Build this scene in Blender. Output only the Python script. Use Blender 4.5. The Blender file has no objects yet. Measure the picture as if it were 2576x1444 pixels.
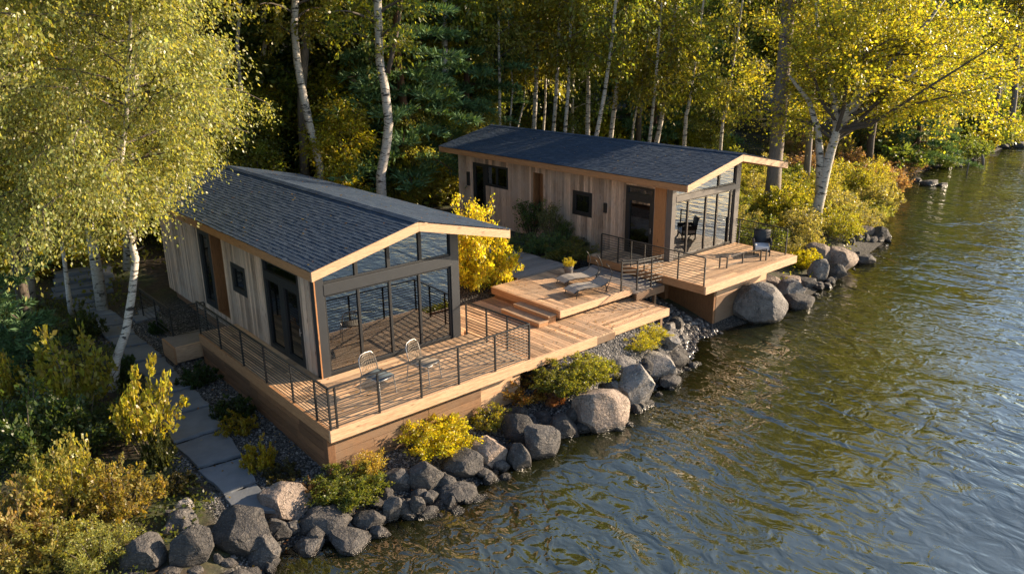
import bpy, math, random
import numpy as np
from mathutils import Vector, Matrix
S = bpy.context.scene
COL = S.collection
R = math.radians
WZ = -1.7                                   # lake level; the near deck is z = 0
# ---------------------------------------------------------------- camera
CX, CY, CZ = -6.784, -14.087, 8.134
YAW, PIT, ROL, FPX = -0.709, -0.311, -0.012, 1938.6     # focal length in pixels of a 2576 px wide frame
fw = Vector((-math.sin(YAW)*math.cos(PIT), math.cos(YAW)*math.cos(PIT), math.sin(PIT)))
rt0 = Vector((math.cos(YAW), math.sin(YAW), 0)); up0 = rt0.cross(fw)
rt = rt0*math.cos(ROL)+up0*math.sin(ROL); up = up0*math.cos(ROL)-rt0*math.sin(ROL)
CAMP = Vector((CX, CY, CZ))
cd = bpy.data.cameras.new('camera'); cam = bpy.data.objects.new('camera', cd); COL.objects.link(cam)
cd.sensor_width = 36; cd.lens = FPX/2576*36; cd.clip_end = 6000; cd.clip_start = .1
cam.matrix_world = Matrix(((rt.x, up.x, -fw.x, CX), (rt.y, up.y, -fw.y, CY), (rt.z, up.z, -fw.z, CZ), (0, 0, 0, 1)))
S.camera = cam
def ray(u, v): return fw+rt*((u-1288)/FPX)-up*((v-722)/FPX)
def at(u, v, z):
    d = ray(u, v); return CAMP+d*((z-CZ)/d.z)
def atd(u, v, dist):                        # point of a sight line at a horizontal distance from the camera
    d = ray(u, v); return CAMP+d*(dist/math.hypot(d.x, d.y))
# ---------------------------------------------------------------- terrain
SX = [-400,-60,-20,-10,-6,-3.2,-1.65,-.3,.9,2.2,3.75,5.9,7.2,9.1,10.75,12.6,13.9,16.8,18.2,21.1,24.8,31.9,35.4,47,52.3,57,61.3,80.7,110,400]
SY = [-400,-60,-17,-7.3,-4.2,-2.1,-.85,-1.6,-1.5,-1.9,-1.35,-1.2,-1.7,-1.2,-1.05,-.3,.45,.15,0,.2,.8,2.1,4.3,8.1,9.6,9.6,8.6,10.9,14,40]
def sm(a, b, x):
    t = np.clip((x-a)/(b-a), 0, 1); return t*t*(3-2*t)
def hnoise(x, y):
    return (np.sin(x*1.3+y*.7)+np.sin(x*.6-y*1.1+2)+np.sin(x*2.9+1)*np.sin(y*2.3+.5)*.6)/2.6
def ground(x, y):
    x = np.asarray(x, float); y = np.asarray(y, float)
    d = (y-np.interp(x, SX, SY))*.95
    w = sm(5.5, 9, x)*(1-sm(19, 24, x))
    rate = .045+.16*w+.03*sm(20, 26, x)
    z = WZ+np.where(d < 0, np.maximum(d*.36, -2.8), np.minimum(d, 1.6)*.27+np.maximum(d-1.6, 0)*rate)
    cap = -.25+.2*w+3*sm(22, 30, x)
    z = np.where(z > cap, cap, z)
    z = z+.085*np.maximum(y-17-2*sm(20, 40, x), 0)*(1-.6*sm(45, 120, y))+.05*np.maximum(-8-x, 0)*sm(0, 4, d)
    bk_ = sm(5.9, 6.9, x)*(1-sm(11.9, 12.7, x)); z2 = np.minimum(-1.35+np.maximum(d-.35, 0)*.75, -.46); z = np.where((d > .3) & (z2 > z), z+(z2-z)*bk_, z)
    rough = .02+.1*sm(12, 20, y)+.12*sm(21, 27, x)+.1*sm(-4, -7, x)
    return z+hnoise(x, y)*rough*sm(.2, 1.5, d)
def gz(x, y): return float(ground(x, y))
def gat(u, v):                              # where a sight line meets the ground or the lake
    d = ray(u, v); t = 8.
    for _ in range(3000):
        p = CAMP+d*t
        if p.z <= max(gz(p.x, p.y), WZ): return p
        t += .04 if t < 60 else .3
    return CAMP+d*t
# ---------------------------------------------------------------- mesh helpers
class MB:
    def __init__(s): s.v = []; s.f = []
    def add(s, vs, fs):
        o = len(s.v); s.v += [tuple(q) for q in vs]; s.f += [tuple(i+o for i in f) for f in fs]; return s
    def box(s, x0, x1, y0, y1, z0, z1):
        return s.add([(x0,y0,z0),(x1,y0,z0),(x1,y1,z0),(x0,y1,z0),(x0,y0,z1),(x1,y0,z1),(x1,y1,z1),(x0,y1,z1)],
                     [(0,3,2,1),(4,5,6,7),(0,1,5,4),(1,2,6,5),(2,3,7,6),(3,0,4,7)])
    def bar(s, p, q, w, h, upv=(0,0,1)):
        p = Vector(p); q = Vector(q); d = (q-p).normalized(); a = d.cross(Vector(upv))
        if a.length < 1e-4: a = d.cross(Vector((1,0,0)))
        a.normalize(); b = a.cross(d); a *= w/2; b *= h/2
        return s.add([p-a-b,p+a-b,p+a+b,p-a+b,q-a-b,q+a-b,q+a+b,q-a+b], [(0,3,2,1),(4,5,6,7),(0,1,5,4),(1,2,6,5),(2,3,7,6),(3,0,4,7)])
    def tube(s, pts, rad, n=6, cap=True):
        pts = [Vector(p) for p in pts]; m = len(pts)
        if not hasattr(rad, '__len__'): rad = [rad]*m
        o = len(s.v); pa = None
        for i, p in enumerate(pts):
            d = (pts[min(i+1, m-1)]-pts[max(i-1, 0)]).normalized()
            a = (pa-d*pa.dot(d)) if pa is not None else d.cross(Vector((.31,.9,.2)))
            if a.length < 1e-5: a = d.cross(Vector((1,.2,0)))
            a.normalize(); pa = a; b = d.cross(a)
            for k in range(n):
                t = 2*math.pi*k/n; s.v.append(tuple(p+(a*math.cos(t)+b*math.sin(t))*rad[i]))
        for i in range(m-1):
            for k in range(n):
                k2 = (k+1) % n; s.f.append((o+i*n+k, o+i*n+k2, o+(i+1)*n+k2, o+(i+1)*n+k))
        if cap: s.f.append(tuple(o+k for k in reversed(range(n)))); s.f.append(tuple(o+(m-1)*n+k for k in range(n)))
        return s
    def prism(s, poly, ax, a, b):           # polygon of 2-D points swept along axis ax ('x','y','z') from a to b
        n = len(poly)
        def P(q, c): return {'y': (q[0], c, q[1]), 'x': (c, q[0], q[1]), 'z': (q[0], q[1], c)}[ax]
        vs = [P(q, a) for q in poly]+[P(q, b) for q in poly]
        return s.add(vs, [tuple(range(n)), tuple(reversed(range(n, 2*n)))]+[((i+1) % n, i, i+n, (i+1) % n+n) for i in range(n)])
    def mesh(s, name):
        me = bpy.data.meshes.new(name); me.from_pydata(s.v, [], s.f); me.validate(); 
        import bmesh
        bm = bmesh.new(); bm.from_mesh(me); bmesh.ops.recalc_face_normals(bm, faces=bm.faces); bm.to_mesh(me); bm.free()
        return me
    def build(s, name, m, parent=None, bevel=0, smooth=False):
        return link(name, s.mesh(name), m, parent, bevel, smooth)
def link(name, me, m, parent=None, bevel=0, smooth=False):
    if m is not None and not me.materials:
        me.materials.append(m)
        if me.get('twigs'): me.materials.append(M['twig'])
    o = bpy.data.objects.new(name, me); COL.objects.link(o)
    if smooth: me.shade_smooth()
    if bevel:
        b = o.modifiers.new('b', 'BEVEL'); b.width = bevel; b.segments = 2; b.limit_method = 'ANGLE'; b.angle_limit = R(50); b.harden_normals = False
    if parent is not None:
        o.parent = parent; r = parent; off = parent.location if parent.type == 'EMPTY' else Vector((0,0,0))
        if not parent.get('local'): o.matrix_parent_inverse = Matrix.Translation(-off)
        else: o['local'] = 1
    return o
def np_mesh(name, V, k=4):                  # loose k-gons from an (n*k, 3) array
    me = bpy.data.meshes.new(name); n = len(V)//k
    me.vertices.add(len(V)); me.vertices.foreach_set('co', np.ascontiguousarray(V, np.float32).ravel())
    me.loops.add(n*k); me.loops.foreach_set('vertex_index', np.arange(n*k, dtype=np.int32))
    me.polygons.add(n); me.polygons.foreach_set('loop_start', np.arange(0, n*k, k, dtype=np.int32))
    me.update(calc_edges=True); return me
def tag(o, label, cat, group=None, kind=None):
    if label: o['label'] = label
    if cat: o['category'] = cat
    if group: o['group'] = group
    if kind: o['kind'] = kind
    return o
def empty(name, loc, label, cat, group=None, local=False, rz=0):
    o = bpy.data.objects.new(name, None); COL.objects.link(o); o.location = loc; o.rotation_euler.z = rz; o.empty_display_size = .2
    if local: o['local'] = 1
    return tag(o, label, cat, group)
KIDS = {}
def dup(src, loc, rz=0, sc=1., label=None, group=None, color=None):
    c = src.copy(); COL.objects.link(c); c.location = loc; c.rotation_euler = (0, 0, rz); c.scale = sc if hasattr(sc, '__len__') else (sc,)*3
    if label: c['label'] = label
    if group: c['group'] = group
    for ch in list(src.children):
        d = ch.copy(); COL.objects.link(d); d.parent = c
        if color and d.get('leafy'): d.color = color
        for g in list(ch.children):
            e = g.copy(); COL.objects.link(e); e.parent = d
            if color and e.get('leafy'): e.color = color
    return c
# ---------------------------------------------------------------- materials
def mat(name):
    m = bpy.data.materials.new(name); m.use_nodes = True; nt = m.node_tree; nt.nodes.clear()
    out = nt.nodes.new('ShaderNodeOutputMaterial')
    return m, nt, out
def N(nt, t, **kw):
    n = nt.nodes.new('ShaderNode'+t)
    for k, v in kw.items():
        if k.startswith('i_'):
            key = k[2:]; key = int(key) if key.isdigit() else key.replace('_', ' ')
            n.inputs[key].default_value = v
        else: setattr(n, k, v)
    return n
def L(nt, a, b): nt.links.new(a, b)
def ramp(nt, fac, stops):
    r = N(nt, 'ValToRGB'); e = r.color_ramp.elements
    while len(e) < len(stops): e.new(.5)
    for i, (p, c) in enumerate(stops): e[i].position = p; e[i].color = (*c, 1) if len(c) == 3 else c
    L(nt, fac, r.inputs[0]); return r.outputs[0]
def mixc(nt, fac, a, b, mode='MIX'):
    m = N(nt, 'Mix', data_type='RGBA', blend_type=mode)
    for i, s in ((0, fac), (6, a), (7, b)):
        if isinstance(s, (int, float)): m.inputs[i].default_value = s
        elif isinstance(s, tuple): m.inputs[i].default_value = (*s, 1)
        else: L(nt, s, m.inputs[i])
    return m.outputs[2]
def coords(nt, scale=(1,1,1), rot=(0,0,0)):
    tc = N(nt, 'TexCoord'); mp = N(nt, 'Mapping'); mp.inputs['Scale'].default_value = scale; mp.inputs['Rotation'].default_value = rot
    L(nt, tc.outputs['Object'], mp.inputs['Vector']); return mp.outputs[0]
def noise(nt, vec, scale, detail=4, rough=.55, dist=0):
    n = N(nt, 'TexNoise', i_Scale=scale, i_Detail=detail, i_Roughness=rough, i_Distortion=dist)
    if vec is not None: L(nt, vec, n.inputs['Vector'])
    return n.outputs[0]
def bump(nt, h, strength=.5, dist=.02):
    b = N(nt, 'Bump', i_Strength=strength, i_Distance=dist); L(nt, h, b.inputs['Height']); return b.outputs[0]
def bsdf(nt, out, col=None, rough=.6, normal=None, **kw):
    b = N(nt, 'BsdfPrincipled')
    if isinstance(col, tuple): b.inputs['Base Color'].default_value = (*col, 1)
    elif col is not None: L(nt, col, b.inputs['Base Color'])
    if isinstance(rough, (int, float)): b.inputs['Roughness'].default_value = rough
    else: L(nt, rough, b.inputs['Roughness'])
    if normal is not None: L(nt, normal, b.inputs['Normal'])
    for k, v in kw.items(): b.inputs[k.replace('_', ' ')].default_value = v
    if out is not None: L(nt, b.outputs[0], out.inputs[0])
    return b
def rpi(nt): return N(nt, 'NewGeometry').outputs['Random Per Island']
def wood(name, dark, lite, grain, grey=None, rough=.65, var=.5, knots=True):   # grain: axis along which the fibres run
    m, nt, out = mat(name); sc = {'x': (.8,14,14), 'y': (14,.8,14), 'z': (14,14,.8)}[grain]
    tc = coords(nt); isl = rpi(nt)
    sh = N(nt, 'VectorMath', operation='SCALE'); L(nt, isl, sh.inputs['Scale']); sh.inputs[0].default_value = (37, 53, 91)
    ad = N(nt, 'VectorMath', operation='ADD'); L(nt, tc, ad.inputs[0]); L(nt, sh.outputs[0], ad.inputs[1])
    mp = N(nt, 'Mapping'); mp.inputs['Scale'].default_value = sc; L(nt, ad.outputs[0], mp.inputs['Vector'])
    n1 = noise(nt, mp.outputs[0], 1.6, 6, .65, .6); n2 = noise(nt, mp.outputs[0], 7, 3, .6)
    c = ramp(nt, n1, [(.28, dark), (.52, lite), (.75, tuple(min(1, q*1.15) for q in lite))])
    c = mixc(nt, .5, c, ramp(nt, n2, [(.3, tuple(q*.42 for q in dark)), (.6, lite)]))
    hv = N(nt, 'HueSaturation'); L(nt, c, hv.inputs['Color'])
    mr = N(nt, 'MapRange', i_3=1-var*.55, i_4=1+var*.45); L(nt, isl, mr.inputs[0]); L(nt, mr.outputs[0], hv.inputs['Value']); c = hv.outputs[0]
    if grey:
        n3 = noise(nt, tc, .9, 4, .6); c = mixc(nt, ramp(nt, n3, [(.42, (0,0,0)), (.66, (.8,.8,.8))]), c, grey)
    if knots:
        vr = N(nt, 'TexVoronoi', i_Scale=1.); mp2 = N(nt, 'Mapping'); mp2.inputs['Scale'].default_value = tuple(1.3 if q < 1 else 5 for q in sc); L(nt, ad.outputs[0], mp2.inputs['Vector']); L(nt, mp2.outputs[0], vr.inputs['Vector'])
        c = mixc(nt, ramp(nt, vr.outputs['Distance'], [(.04, (.75,.75,.75)), (.13, (0,0,0))]), c, tuple(q*.35 for q in dark))
    bsdf(nt, out, c, rough, bump(nt, n2, .45, .012)); return m
M = {}
M['siding'] = wood('siding_wood', (.22,.125,.08), (.54,.38,.275), 'z', grey=(.40,.32,.265), var=1.0)
M['timber_y'] = wood('timber_y', (.28,.125,.05), (.44,.225,.10), 'y', var=.25)
M['timber_x'] = wood('timber_x', (.34,.175,.085), (.66,.42,.25), 'x', var=.35)
M['timber_z'] = wood('timber_z', (.30,.12,.04), (.46,.21,.08), 'z', var=.3)
M['deck_x'] = wood('deck_x', (.27,.145,.075), (.56,.355,.20), 'x', var=1.1, grey=(.44,.31,.20))
M['deck_y'] = wood('deck_y', (.25,.13,.065), (.53,.33,.185), 'y', var=1.1, grey=(.40,.28,.18))
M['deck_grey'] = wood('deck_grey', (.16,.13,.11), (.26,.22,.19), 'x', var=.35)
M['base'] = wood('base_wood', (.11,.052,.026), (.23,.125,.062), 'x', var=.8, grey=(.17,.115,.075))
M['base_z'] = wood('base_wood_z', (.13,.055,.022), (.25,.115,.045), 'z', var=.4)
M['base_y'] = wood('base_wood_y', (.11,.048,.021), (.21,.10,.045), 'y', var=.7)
def simple(name, col, rough=.5, metallic=0, nscale=None, amt=.3, bscale=None, bstr=.2):
    m, nt, out = mat(name); c = col; nm = None; v = coords(nt)
    if nscale: c = mixc(nt, noise(nt, v, nscale, 5), tuple(q*(1-amt) for q in col), tuple(min(1, q*(1+amt)) for q in col))
    if bscale: nm = bump(nt, noise(nt, v, bscale, 5), bstr, .01)
    bsdf(nt, out, c, rough, nm, Metallic=metallic); return m
M['black'] = simple('black_metal', (.012,.012,.013), .45, 0, 30, .3)
M['frame'] = simple('dark_frame', (.013,.014,.016), .5, 0, 6, .25)
M['cladding'] = simple('dark_cladding', (.024,.027,.032), .5, 0, 3, .25)
M['frame_grey'] = simple('grey_frame', (.12,.105,.095), .55, 0, 4, .25)
M['bronze'] = simple('bronze_frame', (.045,.036,.03), .45, 0, 5, .25)
M['steel'] = simple('pale_metal', (.42,.40,.38), .4, .6)
M['mesh_pale'] = simple('pale_woven_seat', (.20,.165,.125), .8, 0, 60, .3, 90, .5)
M['mesh_blue'] = simple('blue_grey_seat', (.06,.085,.105), .7, 0, 40, .25, 90, .4)
M['weave'] = simple('grey_woven_sling', (.30,.27,.235), .8, 0, 30, .35, 70, .6)
M['wicker'] = simple('dark_wicker', (.025,.025,.028), .6, 0, 50, .4, 80, .6)
M['cushion'] = simple('pale_cushion', (.62,.62,.62), .9, 0, 8, .1, 40, .2)
M['curtain'] = simple('curtain_cloth', (.55,.48,.36), .9, 0, 3, .15)
M['plaster'] = simple('inner_wall', (.30,.27,.23), .8, 0, 2, .1)
M['innerfloor'] = wood('inner_floor', (.10,.055,.03), (.20,.12,.07), 'y', var=.4, knots=False)
M['sofa'] = simple('dark_sofa', (.05,.05,.055), .85, 0, 8, .2)
def m_shingle():
    m, nt, out = mat('slate_blue_shingles'); v = coords(nt); isl = rpi(nt)
    c = ramp(nt, isl, [(0, (.012,.028,.056)), (.5, (.020,.041,.076)), (.85, (.029,.054,.092)), (1, (.055,.076,.108))])
    c = mixc(nt, .45, c, ramp(nt, noise(nt, v, 55, 3, .7), [(.3, (.014,.022,.034)), (.7, (.07,.09,.12))]))
    c = mixc(nt, ramp(nt, noise(nt, v, .7, 4), [(.45, (0,0,0)), (.8, (.4,.4,.4))]), c, (.06,.075,.10))
    b = bsdf(nt, out, c, .85, bump(nt, noise(nt, v, 120, 2), .5, .006)); b.inputs['Specular IOR Level'].default_value = .2; return m
M['shingle'] = m_shingle()
def m_glass(name, refl, tint, rough=0.004):
    m, nt, out = mat(name)
    tr = N(nt, 'BsdfTransparent'); tr.inputs[0].default_value = (*tint, 1)
    gl = N(nt, 'BsdfGlossy', i_Roughness=rough); gl.inputs[0].default_value = (.92,.96,1,1)
    nz = bump(nt, noise(nt, coords(nt), .8, 2), .03, .05); L(nt, nz, gl.inputs['Normal'])
    lw = N(nt, 'Fresnel', i_IOR=1.5); ma = N(nt, 'Math', operation='ADD', use_clamp=True); ma.inputs[1].default_value = refl; L(nt, lw.outputs[0], ma.inputs[0])
    mx = N(nt, 'MixShader'); L(nt, ma.outputs[0], mx.inputs[0]); L(nt, tr.outputs[0], mx.inputs[1]); L(nt, gl.outputs[0], mx.inputs[2]); L(nt, mx.outputs[0], out.inputs[0]); return m
M['glass'] = m_glass('window_glass', .17, (.42,.42,.40))
M['glass_side'] = m_glass('side_glass', .12, (.40,.42,.42))
def m_leaf(name, trans=.5, gloss=.35, hue=.03, rough=.42):
    m, nt, out = mat(name); oi = N(nt, 'ObjectInfo'); isl = rpi(nt)
    hs = N(nt, 'HueSaturation'); L(nt, oi.outputs['Color'], hs.inputs['Color'])
    a = N(nt, 'MapRange', i_3=.5-hue, i_4=.5+hue); L(nt, isl, a.inputs[0]); L(nt, a.outputs[0], hs.inputs['Hue'])
    wn = N(nt, 'TexWhiteNoise', noise_dimensions='1D'); L(nt, isl, wn.inputs['W'])
    b = N(nt, 'MapRange', i_3=.55, i_4=1.45); L(nt, wn.outputs[0], b.inputs[0]); L(nt, b.outputs[0], hs.inputs['Value'])
    p = bsdf(nt, None, hs.outputs[0], rough); p.inputs['Specular IOR Level'].default_value = gloss
    t = N(nt, 'BsdfTranslucent'); tc = mixc(nt, 1., hs.outputs[0], (2.3,2.05,.8), 'MULTIPLY'); L(nt, tc, t.inputs[0])
    mx = N(nt, 'MixShader', i_0=trans); L(nt, p.outputs[0], mx.inputs[1]); L(nt, t.outputs[0], mx.inputs[2]); L(nt, mx.outputs[0], out.inputs[0]); return m
M['leaf'] = m_leaf('leaf', .5, .5, .035, .38)
M['needle'] = m_leaf('needle', .15, .25, .015, .6)
def m_birch():
    m, nt, out = mat('birch_bark'); v = coords(nt); 
    n1 = noise(nt, coords(nt, (1.5,1.5,5.5)), 1.5, 5, .62, .9); n2 = noise(nt, coords(nt, (4,4,34)), 2, 3)
    c = ramp(nt, n2, [(.30, (.22,.185,.15)), (.48, (.44,.395,.34)), (.8, (.62,.585,.53))])
    c = mixc(nt, ramp(nt, n1, [(.555, (0,0,0)), (.60, (1,1,1))]), c, (.035,.03,.027))
    bsdf(nt, out, c, .75, bump(nt, n1, .4, .02)); return m
M['birch'] = m_birch()
def m_bark(name, a, b):
    m, nt, out = mat(name); n1 = noise(nt, coords(nt, (6,6,1)), 3, 6, .7, 1)
    bsdf(nt, out, ramp(nt, n1, [(.3, a), (.7, b)]), .9, bump(nt, n1, .8, .03)); return m
M['twig'] = m_bark('twig_bark', (.045,.035,.028), (.13,.105,.085))
M['bark'] = m_bark('dark_bark', (.035,.027,.021), (.12,.095,.075))
M['bark_grey'] = m_bark('grey_bark', (.10,.085,.075), (.25,.21,.185))
M['bark_red'] = m_bark('red_bark', (.06,.032,.02), (.17,.09,.055))
def m_rock(name, a, b, spec, warm):
    m, nt, out = mat(name); v = coords(nt); oi = N(nt, 'ObjectInfo')
    n1 = noise(nt, v, 2.2, 6, .62); n2 = noise(nt, v, 26, 3, .7); n3 = noise(nt, v, 9, 5, .6)
    c = ramp(nt, n1, [(.3, a), (.7, b)]); c = mixc(nt, ramp(nt, n2, [(.56, (0,0,0)), (.68, (.75,.75,.75))]), c, spec)
    c = mixc(nt, ramp(nt, n3, [(.52, (0,0,0)), (.72, (.55,.55,.55))]), c, warm)
    mr = N(nt, 'MapRange', i_3=.75, i_4=1.25); L(nt, oi.outputs['Random'], mr.inputs[0])
    hv = N(nt, 'HueSaturation'); L(nt, c, hv.inputs['Color']); L(nt, mr.outputs[0], hv.inputs['Value'])
    g = N(nt, 'NewGeometry'); sp = N(nt, 'SeparateXYZ'); L(nt, g.outputs['Position'], sp.inputs[0])      # a wet, dark band at the waterline
    ad = N(nt, 'Math', operation='ADD'); L(nt, sp.outputs[2], ad.inputs[0]); sc = N(nt, 'Math', operation='MULTIPLY'); sc.inputs[1].default_value = .22; L(nt, n3, sc.inputs[0]); L(nt, sc.outputs[0], ad.inputs[1])
    wet = N(nt, 'MapRange', i_1=WZ+.17, i_2=WZ+.27, i_3=1., i_4=0.); L(nt, ad.outputs[0], wet.inputs[0])
    c2 = mixc(nt, wet.outputs[0], hv.outputs[0], mixc(nt, 1., hv.outputs[0], (.33,.31,.28), 'MULTIPLY'))
    rr = N(nt, 'MapRange', i_3=.85, i_4=.22); L(nt, wet.outputs[0], rr.inputs[0])
    st_ = noise(nt, coords(nt, (2,2,9), (.5,.3,0)), 2.5, 4, .6, .5)
    vo = N(nt, 'TexVoronoi', feature='DISTANCE_TO_EDGE', i_Scale=1.7); wv = N(nt, 'VectorMath', operation='ADD'); nn = N(nt, 'TexNoise', i_Scale=3., i_Detail=4.); L(nt, v, nn.inputs['Vector']); L(nt, v, wv.inputs[0]); L(nt, nn.outputs['Color'], wv.inputs[1]); L(nt, wv.outputs[0], vo.inputs['Vector'])
    ck = ramp(nt, vo.outputs['Distance'], [(0, (0,0,0)), (.02, (1,1,1))]); c2 = mixc(nt, ck, mixc(nt, 1., c2, (.5,.48,.46), 'MULTIPLY'), c2)
    s3 = N(nt, 'Math', operation='ADD'); L(nt, n3, s3.inputs[0]); L(nt, st_, s3.inputs[1]); s4 = N(nt, 'Math', operation='MULTIPLY_ADD'); L(nt, ck, s4.inputs[0]); s4.inputs[1].default_value = .35; L(nt, s3.outputs[0], s4.inputs[2])
    hb = N(nt, 'Math', operation='ADD'); L(nt, s4.outputs[0], hb.inputs[0]); h2 = N(nt, 'Math', operation='MULTIPLY'); h2.inputs[1].default_value = .35; L(nt, n2, h2.inputs[0]); L(nt, h2.outputs[0], hb.inputs[1])
    bsdf(nt, out, c2, rr.outputs[0], bump(nt, hb.outputs[0], .9, .07)); return m
M['rock_dark'] = m_rock('dark_rock', (.034,.033,.034), (.088,.081,.076), (.21,.19,.165), (.125,.10,.083))
M['rock_pale'] = m_rock('pale_rock', (.12,.112,.107), (.27,.25,.23), (.42,.385,.35), (.22,.185,.155))
M['rock_tan'] = m_rock('tan_rock', (.13,.10,.082), (.29,.225,.18), (.40,.33,.27), (.18,.135,.105))
def m_slab():
    m, nt, out = mat('bluestone'); v = coords(nt); oi = N(nt, 'ObjectInfo')
    c = ramp(nt, noise(nt, v, 1.7, 6, .6), [(.3, (.10,.112,.13)), (.7, (.165,.178,.195))])
    c = mixc(nt, ramp(nt, noise(nt, v, 5, 5, .7), [(.55, (0,0,0)), (.8, (.5,.5,.5))]), c, (.10,.10,.10))
    mr = N(nt, 'MapRange', i_3=.85, i_4=1.12); L(nt, oi.outputs['Random'], mr.inputs[0]); hv = N(nt, 'HueSaturation'); L(nt, c, hv.inputs['Color']); L(nt, mr.outputs[0], hv.inputs['Value'])
    bsdf(nt, out, hv.outputs[0], .75, bump(nt, noise(nt, v, 14, 6, .65), .35, .02)); return m
M['slab'] = m_slab()
def m_ground():
    m, nt, out = mat('soil_and_litter'); v = coords(nt); at_ = N(nt, 'Attribute', attribute_name='zone')
    n1 = noise(nt, v, .8, 6, .6); n2 = noise(nt, v, 7, 5, .65)
    soil = ramp(nt, n2, [(.3, (.018,.013,.009)), (.55, (.05,.035,.022)), (.75, (.10,.068,.036))])
    moss = ramp(nt, n2, [(.3, (.015,.022,.006)), (.7, (.055,.07,.018))])
    soil = mixc(nt, ramp(nt, n1, [(.42, (0,0,0)), (.6, (1,1,1))]), soil, moss)
    vo = N(nt, 'TexVoronoi', i_Scale=22.); L(nt, v, vo.inputs['Vector']); sep = N(nt, 'SeparateColor'); L(nt, vo.outputs['Color'], sep.inputs[0])
    grav = ramp(nt, sep.outputs[0], [(0, (.035,.034,.034)), (.6, (.10,.095,.09)), (1, (.24,.225,.21))])
    grav = mixc(nt, ramp(nt, vo.outputs['Distance'], [(.35, (0,0,0)), (.62, (1,1,1))]), grav, (.012,.012,.012))
    c = mixc(nt, at_.outputs['Fac'], soil, grav)
    g = N(nt, 'NewGeometry'); sp = N(nt, 'SeparateXYZ'); L(nt, g.outputs['Position'], sp.inputs[0])
    wet = N(nt, 'MapRange', i_1=WZ+.02, i_2=WZ+.22, i_3=1., i_4=0.); L(nt, sp.outputs[2], wet.inputs[0])
    c = mixc(nt, wet.outputs[0], c, mixc(nt, 1., c, (.45,.42,.36), 'MULTIPLY'))
    h = mixc(nt, at_.outputs['Fac'], n2, vo.outputs['Distance'])
    bsdf(nt, out, c, .9, bump(nt, h, .6, .04)); return m
M['ground'] = m_ground()
def m_pebble():
    m, nt, out = mat('pebbles'); isl = rpi(nt)
    c = ramp(nt, isl, [(0, (.045,.045,.047)), (.4, (.10,.097,.095)), (.75, (.17,.16,.15)), (1, (.33,.30,.27))])
    g = N(nt, 'NewGeometry'); sp = N(nt, 'SeparateXYZ'); L(nt, g.outputs['Position'], sp.inputs[0])
    wet = N(nt, 'MapRange', i_1=WZ+.08, i_2=WZ+.3, i_3=1., i_4=0.); L(nt, sp.outputs[2], wet.inputs[0])
    c = mixc(nt, wet.outputs[0], c, mixc(nt, 1., c, (.4,.4,.42), 'MULTIPLY')); rr = N(nt, 'MapRange', i_3=.8, i_4=.25); L(nt, wet.outputs[0], rr.inputs[0])
    bsdf(nt, out, c, rr.outputs[0]); return m
M['pebble'] = m_pebble()
def m_water():
    m, nt, out = mat('lake_water'); dep = N(nt, 'Attribute', attribute_name='depth')
    def wav(sc, rot, scale, det, w=1., dist=.3):
        n = noise(nt, coords(nt, sc, (0,0,rot)), scale, det, .5, dist); mu = N(nt, 'Math', operation='MULTIPLY'); mu.inputs[1].default_value = w; L(nt, n, mu.inputs[0]); return mu.outputs[0]
    hs = [wav((1,.42,1), .12, 0.8, 2, 1.5, .8), wav((1,.8,1), -.5, 1.9, 2, .6, 1.), wav((.15,.11,1), 0, 1, 2, .9)]
    ruf = ramp(nt, noise(nt, coords(nt, (1,.6,1)), .16, 3), [(.38, (.05,.05,.05)), (.62, (1,1,1))])
    fine = N(nt, 'Math', operation='MULTIPLY'); L(nt, ruf, fine.inputs[0]); L(nt, wav((1,.55,1), .3, 5, 2, .22, .4), fine.inputs[1]); hs.append(fine.outputs[0])
    a = hs[0]
    for h in hs[1:]:
        ad = N(nt, 'Math', operation='ADD'); L(nt, a, ad.inputs[0]); L(nt, h, ad.inputs[1]); a = ad.outputs[0]
    calm = ramp(nt, noise(nt, coords(nt), .09, 2), [(.36, (.42,.42,.42)), (.6, (1,1,1))]); am = N(nt, 'Math', operation='MULTIPLY'); L(nt, a, am.inputs[0]); L(nt, calm, am.inputs[1]); a = am.outputs[0]
    nm = bump(nt, a, 1., .135)
    cl = mixc(nt, noise(nt, coords(nt), .25, 3), (.022,.025,.006), (.032,.034,.009))
    p = bsdf(nt, None, cl, .03, nm); p.inputs['IOR'].default_value = 2.25; p.inputs['Specular IOR Level'].default_value = .6
    tr = N(nt, 'BsdfTransparent'); tr.inputs[0].default_value = (.55,.47,.22,1)
    gl = N(nt, 'BsdfGlossy', i_Roughness=.03); L(nt, nm, gl.inputs['Normal']); fr = N(nt, 'Fresnel', i_IOR=1.6); L(nt, nm, fr.inputs['Normal'])
    sh = N(nt, 'MixShader'); L(nt, fr.outputs[0], sh.inputs[0]); L(nt, tr.outputs[0], sh.inputs[1]); L(nt, gl.outputs[0], sh.inputs[2])
    mx = N(nt, 'MixShader'); L(nt, dep.outputs['Fac'], mx.inputs[0]); L(nt, sh.outputs[0], mx.inputs[1]); L(nt, p.outputs[0], mx.inputs[2]); L(nt, mx.outputs[0], out.inputs[0]); return m
M['water'] = m_water()
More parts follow.
